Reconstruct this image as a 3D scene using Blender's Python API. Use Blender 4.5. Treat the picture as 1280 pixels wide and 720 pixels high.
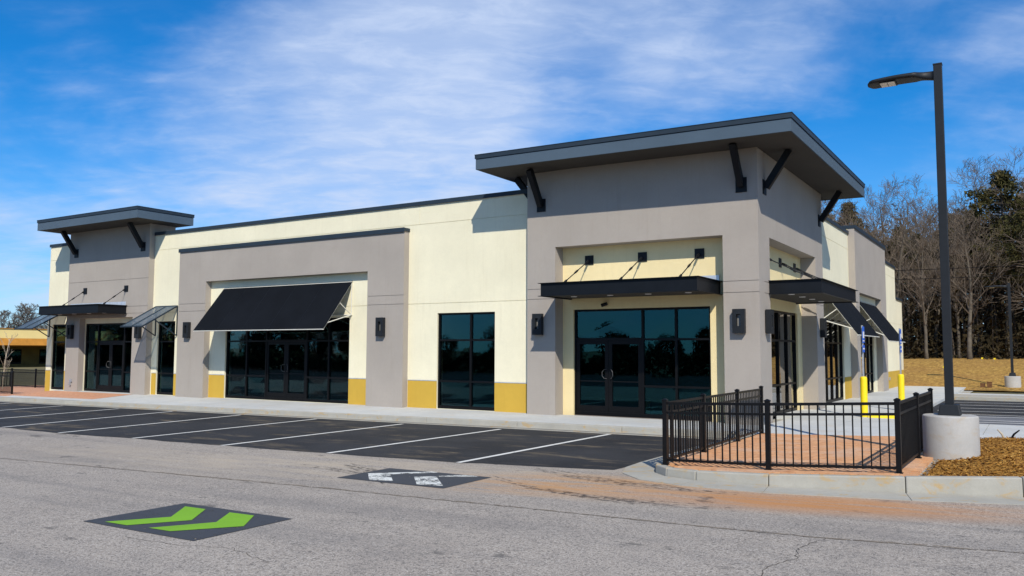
import bpy, math, random
from mathutils import Vector, Matrix
R = math.radians
for o in list(bpy.data.objects): bpy.data.objects.remove(o)
SC = bpy.context.scene
COL = SC.collection

# ------------------------------------------------------------------ camera
YAW, PITCH, ROLL, FPX, ZC = R(-32.077), R(4.318), R(0.2), 1039.66, 1.78
fw = Vector((math.sin(YAW)*math.cos(PITCH), math.cos(YAW)*math.cos(PITCH), math.sin(PITCH)))
rt = Vector((math.cos(YAW), -math.sin(YAW), 0)); up = rt.cross(fw)
rt2 = rt*math.cos(ROLL) + up*math.sin(ROLL); up2 = -rt*math.sin(ROLL) + up*math.cos(ROLL)
cam = bpy.data.objects.new('camera', bpy.data.cameras.new('camera')); COL.objects.link(cam)
cam.matrix_world = Matrix(((rt2.x, up2.x, -fw.x, 0), (rt2.y, up2.y, -fw.y, 0), (rt2.z, up2.z, -fw.z, ZC), (0, 0, 0, 1)))
cam.data.sensor_width = 36; cam.data.lens = FPX/1280*36; cam.data.clip_end = 9000; cam.data.clip_start = .1
SC.camera = cam
CAM = Vector((0, 0, ZC))

# ------------------------------------------------------------------ light
SUN_DIR = Vector((-.76, 1.0, -1.08)).normalized()          # direction the light travels
ELEV = math.asin(-SUN_DIR.z)
AZ = math.atan2(-SUN_DIR.x, -SUN_DIR.y)                    # compass angle of the sun, clockwise from +Y
sl = bpy.data.lights.new('sun', 'SUN'); sl.energy = 5.0; sl.angle = R(.53); sl.color = (1, .94, .83)
so = bpy.data.objects.new('sun', sl); COL.objects.link(so)
so.rotation_euler = SUN_DIR.to_track_quat('-Z', 'Y').to_euler()

def nnode(nt, t, **kw):
    n = nt.nodes.new(t)
    for k, v in kw.items():
        if k.startswith('_'): n.inputs[int(k[1:])].default_value = v
        else: setattr(n, k, v)
    return n

world = bpy.data.worlds.new('World'); SC.world = world; world.use_nodes = True
nt = world.node_tree; nt.nodes.clear(); L = nt.links.new
sky = nnode(nt, 'ShaderNodeTexSky', sky_type='NISHITA', sun_disc=False, sun_elevation=ELEV, sun_rotation=AZ,
            air_density=1.0, dust_density=.05, ozone_density=3.0, altitude=250)
hsv = nnode(nt, 'ShaderNodeHueSaturation'); hsv.inputs['Saturation'].default_value = 1.3; hsv.inputs['Value'].default_value = 1.0
tint = nnode(nt, 'ShaderNodeMixRGB', blend_type='MULTIPLY'); tint.inputs[0].default_value = 1; tint.inputs[2].default_value = (.70, 1.12, 1.52, 1)
L(sky.outputs[0], tint.inputs[1]); L(tint.outputs[0], hsv.inputs['Color'])
tc = nnode(nt, 'ShaderNodeTexCoord'); sep = nnode(nt, 'ShaderNodeSeparateXYZ'); L(tc.outputs['Generated'], sep.inputs[0])
zz = nnode(nt, 'ShaderNodeMath', operation='MAXIMUM', _1=0.0); L(sep.outputs[2], zz.inputs[0])
za = nnode(nt, 'ShaderNodeMath', operation='ADD', _1=.22); L(zz.outputs[0], za.inputs[0])
cx = nnode(nt, 'ShaderNodeMath', operation='DIVIDE'); L(sep.outputs[0], cx.inputs[0]); L(za.outputs[0], cx.inputs[1])
cy = nnode(nt, 'ShaderNodeMath', operation='DIVIDE'); L(sep.outputs[1], cy.inputs[0]); L(za.outputs[0], cy.inputs[1])
cmb = nnode(nt, 'ShaderNodeCombineXYZ'); L(cx.outputs[0], cmb.inputs[0]); L(cy.outputs[0], cmb.inputs[1])
def wnoise(scale, detail, rough, dist, rot, sc, loc=(0, 0, 0)):
    m0 = nnode(nt, 'ShaderNodeMapping'); m0.inputs['Rotation'].default_value = (0, 0, R(rot)); L(cmb.outputs[0], m0.inputs[0])
    mp = nnode(nt, 'ShaderNodeMapping'); mp.inputs['Scale'].default_value = sc; mp.inputs['Location'].default_value = loc
    L(m0.outputs[0], mp.inputs[0]); n = nnode(nt, 'ShaderNodeTexNoise'); L(mp.outputs[0], n.inputs['Vector'])
    n.inputs['Scale'].default_value = scale; n.inputs['Detail'].default_value = detail; n.inputs['Roughness'].default_value = rough; n.inputs['Distortion'].default_value = dist
    return n.outputs['Fac']
def wmath(op, a, b):
    m = nnode(nt, 'ShaderNodeMath', operation=op)
    for i, v in ((0, a), (1, b)):
        if isinstance(v, (int, float)): m.inputs[i].default_value = v
        else: L(v, m.inputs[i])
    return m.outputs[0]
def wrange(v, a, b, c, d, smooth=True):
    m = nnode(nt, 'ShaderNodeMapRange')
    if smooth: m.interpolation_type = 'SMOOTHSTEP'
    L(v, m.inputs[0])
    for i, x in enumerate((a, b, c, d)): m.inputs[i+1].default_value = x
    return m.outputs[0]
nrm = nnode(nt, 'ShaderNodeVectorMath', operation='NORMALIZE'); L(tc.outputs['Generated'], nrm.inputs[0])
def mass(d, r0, r1, k):
    """soft cloud bank (k > 0) or clearing (k < 0) round a compass direction"""
    dp = nnode(nt, 'ShaderNodeVectorMath', operation='DOT_PRODUCT'); L(nrm.outputs[0], dp.inputs[0]); dp.inputs[1].default_value = d
    return wrange(dp.outputs['Value'], math.cos(R(r1)), math.cos(R(r0)), 0, k)
field = wmath('ADD', wmath('MULTIPLY', wnoise(1.5, 6, .58, .25, -32, (1, 1, 1), (.9, .2, 0)), .70), wmath('MULTIPLY', wnoise(5.0, 7, .56, .25, -32, (.75, 1, 1)), .30))
for d, r0, r1, k in (((-.636, .717, .285), 1, 15, .20), ((-.514, .784, .349), 1, 14, .14), ((-.822, .481, .304), 2, 15, -.17), ((-.215, .951, .224), 2, 12, -.10), ((-.25, .87, .42), 1, 13, .14), ((-.45, .85, .27), 0, 8, -.19), ((-.85, .5, .16), 2, 14, .12), ((-.72, .67, .2), 1, 12, .06), ((-.30, .92, .25), 1, 12, .06)):
    field = wmath('ADD', field, mass(d, r0, r1, k))
wisp = wnoise(12, 9, .62, .4, -34, (.5, 1, 1))
dens = wmath('MULTIPLY', wrange(field, .36, .86, 0, 1), wrange(wisp, .28, .72, .80, 1.0))
dens = wmath('ADD', wmath('MULTIPLY', dens, .76), wmath('MULTIPLY', wrange(wisp, .40, .76, .03, .17), wrange(field, .36, .60, .15, 1)))
dens = wmath('ADD', dens, wrange(sep.outputs[2], .0, .30, .34, .02))
ml2 = nnode(nt, 'ShaderNodeMath', operation='MINIMUM', _1=.9); L(dens, ml2.inputs[0])
mixc = nnode(nt, 'ShaderNodeMixRGB'); L(ml2.outputs[0], mixc.inputs[0]); L(hsv.outputs[0], mixc.inputs[1]); mixc.inputs[2].default_value = (6.9, 8.2, 10.8, 1)
bg = nnode(nt, 'ShaderNodeBackground'); bg.inputs[1].default_value = .095; L(mixc.outputs[0], bg.inputs[0])
wo = nnode(nt, 'ShaderNodeOutputWorld'); L(bg.outputs[0], wo.inputs[0])

vs = SC.view_settings; vs.view_transform = 'Standard'; vs.look = 'None'; vs.exposure = -.1; vs.gamma = 1; vs.use_curve_mapping = False
SC.render.engine = 'CYCLES'; SC.cycles.max_bounces = 8; SC.cycles.transparent_max_bounces = 24
SC.render.resolution_x = 1024; SC.render.resolution_y = 576
SC.cycles.caustics_reflective = False; SC.cycles.caustics_refractive = False

# ------------------------------------------------------------------ materials
def principled(name):
    m = bpy.data.materials.new(name); m.use_nodes = True
    nt = m.node_tree; b = nt.nodes['Principled BSDF']
    return m, nt, b
def posmap(nt, scale=(1, 1, 1), rot=(0, 0, 0)):
    g = nt.nodes.new('ShaderNodeNewGeometry'); mp = nt.nodes.new('ShaderNodeMapping')
    mp.inputs['Scale'].default_value = scale; mp.inputs['Rotation'].default_value = rot
    nt.links.new(g.outputs['Position'], mp.inputs[0]); return mp.outputs[0]
def noise(nt, vec, scale, detail=4, rough=.55, dist=0):
    n = nt.nodes.new('ShaderNodeTexNoise'); nt.links.new(vec, n.inputs['Vector'])
    n.inputs['Scale'].default_value = scale; n.inputs['Detail'].default_value = detail; n.inputs['Roughness'].default_value = rough
    n.inputs['Distortion'].default_value = dist
    return n.outputs['Fac']
def ramp(nt, fac, stops):
    r = nt.nodes.new('ShaderNodeValToRGB'); nt.links.new(fac, r.inputs[0])
    e = r.color_ramp.elements
    while len(e) < len(stops): e.new(.5)
    for i, (p, c) in enumerate(stops):
        e[i].position = p; e[i].color = (*c, 1) if len(c) == 3 else c
    return r.outputs[0]
def mix(nt, fac, a, b, typ='MIX'):
    m = nt.nodes.new('ShaderNodeMixRGB'); m.blend_type = typ
    for i, v in ((0, fac), (1, a), (2, b)):
        if isinstance(v, (int, float)): m.inputs[i].default_value = v
        elif isinstance(v, tuple): m.inputs[i].default_value = (*v, 1)
        else: nt.links.new(v, m.inputs[i])
    return m.outputs[0]
def mrange(nt, v, a, b, c=0, d=1, smooth=True):
    m = nt.nodes.new('ShaderNodeMapRange'); nt.links.new(v, m.inputs[0])
    if smooth: m.interpolation_type = 'SMOOTHSTEP'
    for i, x in enumerate((a, b, c, d)): m.inputs[i+1].default_value = x
    return m.outputs[0]
def math_(nt, op, a, b=None):
    m = nt.nodes.new('ShaderNodeMath'); m.operation = op
    for i, v in ((0, a), (1, b)):
        if v is None: continue
        if isinstance(v, (int, float)): m.inputs[i].default_value = v
        else: nt.links.new(v, m.inputs[i])
    return m.outputs[0]
def bump(nt, b, h, strength, dist=.02):
    n = nt.nodes.new('ShaderNodeBump'); n.inputs['Strength'].default_value = strength; n.inputs['Distance'].default_value = dist
    nt.links.new(h, n.inputs['Height']); nt.links.new(n.outputs[0], b.inputs['Normal'])
def col(c, k): return tuple(min(1, v*k) for v in c)

def stucco(name, c):
    m, nt, b = principled(name); v = posmap(nt)
    fine = noise(nt, v, 95, 3, .7); mid = noise(nt, v, 9, 4); big = noise(nt, v, .7, 5, .6)
    a = ramp(nt, big, [(.3, col(c, .915)), (.7, col(c, 1.04))])
    a = mix(nt, mrange(nt, mid, .35, .75, 0, .16), a, col(c, .86))
    st = noise(nt, posmap(nt, (5, 5, .35)), 1.6, 4, .6)
    a = mix(nt, mrange(nt, st, .52, .78, 0, .22), a, col((c[0], c[1]*.97, c[2]*.9), .78))
    nt.links.new(a, b.inputs['Base Color']); b.inputs['Roughness'].default_value = .93; b.inputs['Specular IOR Level'].default_value = .2
    a2 = mix(nt, mrange(nt, fine, .32, .68, .20, 0), a, col(c, .68)); nt.links.new(a2, b.inputs['Base Color'])
    bump(nt, b, fine, .7, .014); return m
def plain(name, c, rough=.5, metal=0, var=.06, scale=3, bumpk=0, spec=.5):
    m, nt, b = principled(name); v = posmap(nt)
    a = ramp(nt, noise(nt, v, scale, 5, .6), [(.3, col(c, 1-var)), (.7, col(c, 1+var))])
    nt.links.new(a, b.inputs['Base Color']); b.inputs['Roughness'].default_value = rough; b.inputs['Metallic'].default_value = metal
    b.inputs['Specular IOR Level'].default_value = spec
    if bumpk: bump(nt, b, noise(nt, v, scale*12, 3, .6), bumpk, .01)
    return m
def concrete(name, c, stain=(.55, .36, .14), amt=.35, s=1.0):
    m, nt, b = principled(name); v = posmap(nt)
    big = noise(nt, v, .8*s, 6, .62); fine = noise(nt, v, 60, 3, .7); mid = noise(nt, v, 5*s, 5, .6)
    a = ramp(nt, big, [(.25, col(c, .84)), (.75, col(c, 1.08))])
    a = mix(nt, mrange(nt, mid, .35, .75, 0, .3), a, col(c, .80))
    a = mix(nt, mrange(nt, noise(nt, posmap(nt, (1, 1, 2)), 1.15*s, 6, .66, .6), .53, .70, 0, amt), a, stain)
    a = mix(nt, mrange(nt, fine, .3, .7, 0, .16), a, col(c, .62))
    nt.links.new(a, b.inputs['Base Color']); b.inputs['Roughness'].default_value = .9; b.inputs['Specular IOR Level'].default_value = .25
    bump(nt, b, fine, .35, .008); return m

M = {}
M['grey'] = stucco('grey_stucco', (.405, .362, .318))
M['cream'] = stucco('cream_stucco', (.875, .815, .60))
M['pale'] = stucco('pale_yellow_stucco', (.88, .73, .41))
M['yellow'] = stucco('ochre_stucco', (.60, .385, .06))
M['fascia'] = stucco('slate_fascia', (.085, .125, .168))
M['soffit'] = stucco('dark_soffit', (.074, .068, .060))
M['cap'] = plain('slate_metal_cap', (.024, .037, .052), .5, .0, .1, 2, spec=.25)
M['roof'] = plain('roof_membrane', (.4, .4, .4), .9)
M['black'] = plain('black_metal', (.0062, .0078, .0105), .5, 0, .15, 4, spec=.22)
M['bronze'] = plain('dark_bronze_frame', (.0045, .0045, .005), .45, .0, .15, 4, spec=.18)
M['fence'] = plain('black_fence_paint', (.0045, .0045, .005), .42, 0, .2, 8, spec=.25)
M['lamppole'] = plain('dark_pole_paint', (.017, .0195, .023), .5, 0, .12, 5, spec=.2)
M['white_tube'] = plain('white_tube', (.68, .66, .58), .5)
M['silver'] = plain('silver_flashing', (.62, .64, .67), .38, .5, .15, 5)
M['yellowpaint'] = plain('safety_yellow_paint', (.88, .66, .01), .45, 0, .05, 6)
M['galv'] = plain('galvanised_steel', (.45, .46, .48), .45, .5, .1, 9)
M['bluesign'] = plain('blue_sign', (.02, .13, .62), .4, 0, .03)
M['whitesign'] = plain('white_sign', (.8, .8, .8), .4, 0, .03)
M['sidewalk'] = concrete('sidewalk_concrete', (.55, .56, .545), (.56, .40, .22), .28)
M['kerb'] = concrete('kerb_concrete', (.40, .385, .335), (.46, .30, .11), .85, 2.4)
M['base'] = concrete('lamp_base_concrete', (.43, .42, .40), (.40, .31, .2), .45, 2.6)
M['interior'] = plain('interior_grey', (.17, .11, .085), .9, 0, .4, .8)
M['floor'] = plain('interior_floor', (.20, .16, .13), .7, 0, .3, 1)
M['lens'] = plain('led_lens', (.75, .72, .62), .3, 0, .05)
M['slit'] = plain('lamp_slit_glass', (.20, .19, .17), .4)
M['steel'] = plain('dull_steel', (.07, .07, .072), .5, .4)
M['bark'] = plain('bark', (.105, .088, .066), .95, 0, .35, 3)
M['twig'] = plain('twig_bark', (.135, .105, .078), .95, 0, .35, 1.5)
M['greybark'] = plain('grey_bark', (.105, .092, .08), .95, 0, .3, 1)
M['palebark'] = plain('pale_bark', (.42, .36, .27), .95, 0, .2, 6)
M['crate'] = plain('brown_board', (.16, .075, .03), .9, 0, .25, 9)

def canvas(name, c):
    m, nt, b = principled(name); v = posmap(nt)
    a = ramp(nt, noise(nt, v, 1.2, 5, .6), [(.3, col(c, .82)), (.7, col(c, 1.25))])
    nt.links.new(a, b.inputs['Base Color']); b.inputs['Roughness'].default_value = .8; b.inputs['Specular IOR Level'].default_value = .12
    bump(nt, b, noise(nt, v, 180, 2), .25, .004); return m
M['canvas'] = canvas('black_canvas', (.0048, .0060, .0085))

def glass(name):
    """coated solar glass: dim blue-green transmission, teal mirror tint that fades towards grazing angles"""
    m = bpy.data.materials.new(name); m.use_nodes = True; nt = m.node_tree; nt.nodes.clear()
    tr = nt.nodes.new('ShaderNodeBsdfTransparent'); tr.inputs[0].default_value = (.46, .48, .47, 1)
    gl = nt.nodes.new('ShaderNodeBsdfGlossy'); gl.inputs['Roughness'].default_value = .012
    fr = nt.nodes.new('ShaderNodeFresnel'); fr.inputs[0].default_value = 1.55
    nt.links.new(mix(nt, mrange(nt, fr.outputs[0], .05, .28), (.12, .45, .56), (.85, .85, .85)), gl.inputs['Color'])
    k = math_(nt, 'MULTIPLY', fr.outputs[0], 2.0); k = math_(nt, 'MINIMUM', k, .85)
    mx = nt.nodes.new('ShaderNodeMixShader'); nt.links.new(k, mx.inputs[0]); nt.links.new(tr.outputs[0], mx.inputs[1]); nt.links.new(gl.outputs[0], mx.inputs[2])
    v = posmap(nt); bn = nt.nodes.new('ShaderNodeBump'); bn.inputs['Strength'].default_value = .03; bn.inputs['Distance'].default_value = .02
    nt.links.new(noise(nt, v, 1.3, 2), bn.inputs['Height']); nt.links.new(bn.outputs[0], gl.inputs['Normal'])
    o = nt.nodes.new('ShaderNodeOutputMaterial'); nt.links.new(mx.outputs[0], o.inputs[0]); return m
M['glass'] = glass('tinted_glass')
def mesh_panel(name):
    m, nt, b = principled(name); v = posmap(nt)
    b.inputs['Base Color'].default_value = (.10, .14, .18, 1); b.inputs['Roughness'].default_value = .4
    b.inputs['Alpha'].default_value = .55; return m
M['perf'] = mesh_panel('perforated_slate_panel')

def blob(nt, cx, cy, rx, ry, rot=0):
    """soft mask round a world position, 1 in the middle"""
    g = nt.nodes.new('ShaderNodeNewGeometry')
    mp = nt.nodes.new('ShaderNodeMapping'); mp.vector_type = 'TEXTURE'
    mp.inputs['Location'].default_value = (cx, cy, 0); mp.inputs['Rotation'].default_value = (0, 0, rot); mp.inputs['Scale'].default_value = (rx, ry, 1e4)
    nt.links.new(g.outputs['Position'], mp.inputs[0])
    ln = nt.nodes.new('ShaderNodeVectorMath'); ln.operation = 'LENGTH'; nt.links.new(mp.outputs[0], ln.inputs[0])
    return mrange(nt, ln.outputs['Value'], 0, 1, 1, 0)

def road_mat():
    m, nt, b = principled('worn_asphalt'); v = posmap(nt)
    agg = noise(nt, v, 30, 3, .78); agg2 = noise(nt, v, 70, 2, .7); big = noise(nt, v, .35, 6, .62); mid = noise(nt, v, 3.2, 5, .65)
    c = ramp(nt, big, [(.25, (.312, .272, .230)), (.75, (.395, .348, .296))])
    c = mix(nt, mrange(nt, mid, .4, .75, 0, .35), c, (.16, .148, .138))
    c = mix(nt, mrange(nt, agg, .38, .53, .74, 0), c, (.085, .078, .072))
    c = mix(nt, mrange(nt, agg2, .51, .66, 0, .68), c, (.66, .61, .54))
    # long wear bands along the lane
    band = noise(nt, posmap(nt, (.06, 1.0, 1), (0, 0, R(6))), 1.3, 4, .6)
    c = mix(nt, mrange(nt, band, .45, .72, 0, .33), c, (.13, .128, .13))
    # pale dust and red clay tracked along the drive and out of the island
    streak = noise(nt, posmap(nt, (.22, 1.6, 1), (0, 0, R(10))), 2.0, 6, .68, .4)
    dust = math_(nt, 'MULTIPLY', blob(nt, -9, 10.4, 13, 2.4, R(8)), mrange(nt, streak, .36, .64, 0, .75))
    c = mix(nt, dust, c, (.46, .385, .29))
    clay = math_(nt, 'MULTIPLY', blob(nt, -2.5, 10.85, 3.9, 1.05, R(11)), mrange(nt, streak, .28, .56, .25, 1))
    c = mix(nt, math_(nt, 'MULTIPLY', clay, .95), c, (.50, .215, .060))
    clay2 = math_(nt, 'MULTIPLY', blob(nt, -5.6, 10.7, 3.0, 1.5, R(20)), mrange(nt, streak, .34, .60, 0, .95))
    c = mix(nt, clay2, c, (.50, .25, .085))
    # scattered dark oil spots and tyre scrub
    spot = noise(nt, posmap(nt, (.55, 1.0, 1)), 2.3, 4, .62)
    c = mix(nt, mrange(nt, spot, .64, .70, 0, .55), c, (.05, .05, .05))
    nt.links.new(c, b.inputs['Base Color']); b.inputs['Roughness'].default_value = .9; b.inputs['Specular IOR Level'].default_value = .25
    bump(nt, b, agg, .55, .012); return m
M['road'] = road_mat()
def newasphalt():
    m, nt, b = principled('new_asphalt'); v = posmap(nt)
    c = ramp(nt, noise(nt, v, .6, 6, .6), [(.3, (.014, .0145, .0165)), (.7, (.034, .035, .038))])
    c = mix(nt, mrange(nt, noise(nt, v, 48, 3, .7), .5, .72, 0, .6), c, (.085, .085, .088))
    st = noise(nt, posmap(nt, (.35, 1.2, 1), (0, 0, R(14))), 1.5, 6, .66, .3)
    c = mix(nt, mrange(nt, st, .53, .70, 0, .52), c, (.23, .18, .115))
    nt.links.new(c, b.inputs['Base Color']); b.inputs['Roughness'].default_value = .85; b.inputs['Specular IOR Level'].default_value = .3
    bump(nt, b, noise(nt, v, 45, 3, .7), .5, .01); return m
M['asphalt'] = newasphalt()
def sideasphalt():
    m, nt, b = principled('drive_asphalt'); v = posmap(nt)
    c = ramp(nt, noise(nt, v, .6, 6, .6), [(.3, (.12, .125, .14)), (.7, (.17, .175, .19))])
    nt.links.new(c, b.inputs['Base Color']); b.inputs['Roughness'].default_value = .85
    bump(nt, b, noise(nt, v, 45, 3, .7), .4, .01); return m
M['drive'] = sideasphalt()
def paint(name, c, wear=.3, sc=3.0):
    m, nt, b = principled(name); v = posmap(nt)
    w = noise(nt, v, sc, 8, .72); f = noise(nt, v, 45, 3, .7)
    a = ramp(nt, noise(nt, v, 2, 4), [(.3, col(c, .88)), (.7, c)])
    a = mix(nt, mrange(nt, f, .3, .6, .25, 0), a, col(c, .6))
    nt.links.new(a, b.inputs['Base Color']); b.inputs['Roughness'].default_value = .75
    if wear:
        n_ = math_(nt, 'ADD', math_(nt, 'MULTIPLY', w, .7), math_(nt, 'MULTIPLY', f, .3))
        nt.links.new(mrange(nt, n_, wear-.035, wear+.035, 0, 1), b.inputs['Alpha'])
    return m
M['linepaint'] = paint('white_line_paint', (.74, .73, .68), .375)
M['wornwhite'] = paint('worn_white_paint', (.72, .73, .68), .47, 5)
M['green'] = paint('green_paint', (.20, .44, .012), .325, 6)
M['patch'] = paint('dark_sealer', (.050, .054, .062), .40, 9)
M['crack'] = plain('crack_dark', (.055, .048, .04), .95)
M['seam'] = paint('seam_dark', (.085, .070, .055), .44, 9)
M['seamtan'] = paint('seam_dust', (.26, .21, .15), .49, 7)
def tyre():
    m, nt, b = principled('tyre_mark'); b.inputs['Base Color'].default_value = (.035, .035, .036, 1); b.inputs['Roughness'].default_value = .9
    u = nt.nodes.new('ShaderNodeTexNoise'); u.inputs['Scale'].default_value = 9; u.inputs['Detail'].default_value = 6
    nt.links.new(posmap(nt, (1, 1, 1)), u.inputs['Vector'])
    nt.links.new(mrange(nt, u.outputs['Fac'], .40, .66, .05, .72), b.inputs['Alpha']); return m
M['tyre'] = tyre()
def brick_mat():
    m, nt, b = principled('red_paver'); v = posmap(nt)
    oi = nt.nodes.new('ShaderNodeObjectInfo')
    c = ramp(nt, noise(nt, v, 7, 3, .6), [(.3, (.46, .20, .085)), (.7, (.70, .37, .175))])
    c = mix(nt, mrange(nt, oi.outputs['Random'], 0, 1, 0, .4, False), c, (.70, .42, .23))
    c = mix(nt, mrange(nt, noise(nt, v, 1.3, 5), .45, .7, 0, .45), c, (.60, .45, .34))
    nt.links.new(c, b.inputs['Base Color']); b.inputs['Roughness'].default_value = .9
    bump(nt, b, noise(nt, v, 60, 3, .7), .3, .006); return m
M['brick'] = brick_mat()
def brick_sheet():
    m, nt, b = principled('paver_sheet'); v = posmap(nt)
    t = nt.nodes.new('ShaderNodeTexBrick'); nt.links.new(v, t.inputs['Vector']); t.inputs['Scale'].default_value = 5
    t.inputs['Color1'].default_value = (.55, .24, .12, 1); t.inputs['Color2'].default_value = (.64, .33, .19, 1); t.inputs['Mortar'].default_value = (.42, .26, .17, 1)
    t.inputs['Mortar Size'].default_value = .02
    nt.links.new(t.outputs[0], b.inputs['Base Color']); b.inputs['Roughness'].default_value = .9; return m
M['bricksheet'] = brick_sheet()
def straw():
    m, nt, b = principled('straw'); v = posmap(nt)
    c = ramp(nt, noise(nt, posmap(nt, (1.6, .8, 1)), 3.4, 8, .8), [(.34, (.13, .062, .010)), (.5, (.42, .235, .042)), (.66, (.68, .43, .11))])
    c = mix(nt, mrange(nt, noise(nt, v, .35, 5, .6), .4, .72, 0, .45), c, (.31, .15, .035))
    nt.links.new(c, b.inputs['Base Color']); b.inputs['Roughness'].default_value = .95
    bump(nt, b, noise(nt, v, 9, 4, .7), .9, .12); return m
M['straw'] = straw()
def grass():
    m, nt, b = principled('dry_grass'); v = posmap(nt)
    c = ramp(nt, noise(nt, v, .3, 7, .65), [(.3, (.09, .08, .035)), (.7, (.20, .17, .075))])
    nt.links.new(c, b.inputs['Base Color']); b.inputs['Roughness'].default_value = .95
    bump(nt, b, noise(nt, v, 8, 4, .7), .6, .1); return m
M['grass'] = grass()
def randcol(name, cols, rough=.9, sc=14):
    m, nt, b = principled(name); v = posmap(nt)
    n = len(cols); c = ramp(nt, noise(nt, v, sc, 2, .5), [(.25+.5*i/(n-1), cols[i]) for i in range(n)])
    nt.links.new(c, b.inputs['Base Color']); b.inputs['Roughness'].default_value = rough; b.inputs['Specular IOR Level'].default_value = .2; return m
M['mulch'] = randcol('mulch', [(.045, .018, .004), (.20, .085, .014), (.40, .20, .036), (.58, .37, .11)], .95, 22)
M['needles'] = randcol('pine_needles', [(.022, .024, .008), (.060, .056, .017), (.125, .095, .033)], .8, 1.2)
M['brush'] = randcol('brush_leaves', [(.013, .012, .005), (.034, .025, .011), (.070, .050, .022)], .9, .8)
M['darkleaf'] = randcol('dark_leaves', [(.012, .018, .008), (.03, .045, .014)], .9, .8)
M['ncream'] = plain('neighbour_cream', (.92, .72, .30), .9, 0, .04, 1)
M['nbrown'] = plain('neighbour_brown', (.46, .20, .025), .9, 0, .15, 1.5)
M['ndark'] = plain('neighbour_dark', (.16, .11, .022), .8, 0, .2, 1)

# ------------------------------------------------------------------ helpers
class MB:
    def __init__(s): s.v, s.f, s.m = [], [], []
    def quad(s, a, b, c, d, m=0):
        n = len(s.v); s.v += [tuple(a), tuple(b), tuple(c), tuple(d)]; s.f.append((n, n+1, n+2, n+3)); s.m.append(m)
    def poly(s, pts, m=0):
        n = len(s.v); s.v += [tuple(p) for p in pts]; s.f.append(tuple(range(n, n+len(pts)))); s.m.append(m)
    def hexa(s, p, m=0):       # p: bottom 4 (ccw from above), top 4
        n = len(s.v); s.v += [tuple(q) for q in p]
        for f in ((3, 2, 1, 0), (4, 5, 6, 7), (0, 1, 5, 4), (1, 2, 6, 5), (2, 3, 7, 6), (3, 0, 4, 7)):
            s.f.append(tuple(n+i for i in f)); s.m.append(m)
        return s
    def box(s, x0, x1, y0, y1, z0, z1, m=0):
        if x0 > x1: x0, x1 = x1, x0
        if y0 > y1: y0, y1 = y1, y0
        return s.hexa([(x0, y0, z0), (x1, y0, z0), (x1, y1, z0), (x0, y1, z0), (x0, y0, z1), (x1, y0, z1), (x1, y1, z1), (x0, y1, z1)], m)
    def bar(s, a, b, w, h, m=0, upv=(0, 0, 1)):
        a, b = Vector(a), Vector(b); d = (b-a).normalized(); u = Vector(upv)
        if abs(d.dot(u)) > .98: u = Vector((1, 0, 0))
        r = d.cross(u).normalized(); u = r.cross(d)
        r *= w/2; u *= h/2
        return s.hexa([a-r-u, a+r-u, b+r-u, b-r-u, a-r+u, a+r+u, b+r+u, b-r+u], m)
    def tube(s, pts, rad, n=8, m=0, cap=True):
        pts = [Vector(p) for p in pts]
        if not isinstance(rad, (list, tuple)): rad = [rad]*len(pts)
        rings = []
        for i, p in enumerate(pts):
            d = (pts[min(i+1, len(pts)-1)]-pts[max(i-1, 0)]).normalized()
            u = Vector((0, 0, 1)) if abs(d.z) < .9 else Vector((1, 0, 0))
            r = d.cross(u).normalized(); u = r.cross(d); k = len(s.v)
            for j in range(n):
                a = 2*math.pi*j/n; s.v.append(tuple(p+(r*math.cos(a)+u*math.sin(a))*rad[i]))
            rings.append(k)
        for i in range(len(pts)-1):
            for j in range(n):
                a, b = rings[i], rings[i+1]; s.f.append((a+j, a+(j+1) % n, b+(j+1) % n, b+j)); s.m.append(m)
        if cap:
            s.f.append(tuple(rings[0]+j for j in range(n))[::-1]); s.m.append(m)
            s.f.append(tuple(rings[-1]+j for j in range(n))); s.m.append(m)
        return s
    def lathe(s, prof, n=32, c=(0, 0, 0), m=0):
        k = len(s.v)
        for r, z in prof:
            for j in range(n):
                a = 2*math.pi*j/n; s.v.append((c[0]+r*math.cos(a), c[1]+r*math.sin(a), c[2]+z))
        for i in range(len(prof)-1):
            for j in range(n):
                a = k+i*n; s.f.append((a+j, a+(j+1) % n, a+n+(j+1) % n, a+n+j)); s.m.append(m)
        s.f.append(tuple(k+(len(prof)-1)*n+j for j in range(n))); s.m.append(m); s.f.append(tuple(k+j for j in range(n))[::-1]); s.m.append(m)
        return s
    def mesh(s, name, mats):
        me = bpy.data.meshes.new(name); me.from_pydata(s.v, [], s.f)
        for m in (mats if isinstance(mats, (list, tuple)) else [mats]): me.materials.append(M[m])
        if any(s.m): me.polygons.foreach_set('material_index', s.m)
        me.update(); return me
    def build(s, name, mats, parent=None, smooth=False, bevel=0):
        me = s.mesh(name, mats)
        if smooth: me.polygons.foreach_set('use_smooth', [True]*len(me.polygons))
        o = link(name, me, parent)
        if bevel:
            b = o.modifiers.new('bevel', 'BEVEL'); b.width = bevel; b.segments = 2; b.limit_method = 'ANGLE'; b.angle_limit = R(40)
        return o
def link(name, data, parent=None, loc=None):
    o = bpy.data.objects.new(name, data); COL.objects.link(o)
    if loc: o.location = loc
    if parent:
        o.parent = parent
        if not loc and parent.get('_abs'): o.matrix_parent_inverse = Matrix.Translation(parent['_abs']).inverted()
        elif loc and parent.get('_abs'): o.matrix_parent_inverse = Matrix.Translation(parent['_abs']).inverted()
    return o
def thing(name, label, cat, loc=(0, 0, 0), group=None, absolute=True):
    """an Empty at the thing's base; children of an absolute thing are modelled in world coordinates"""
    o = bpy.data.objects.new(name, None); COL.objects.link(o); o.location = loc; o.empty_display_size = .3
    tag(o, label, cat, group)
    if absolute: o['_abs'] = list(map(float, loc))
    return o
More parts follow.
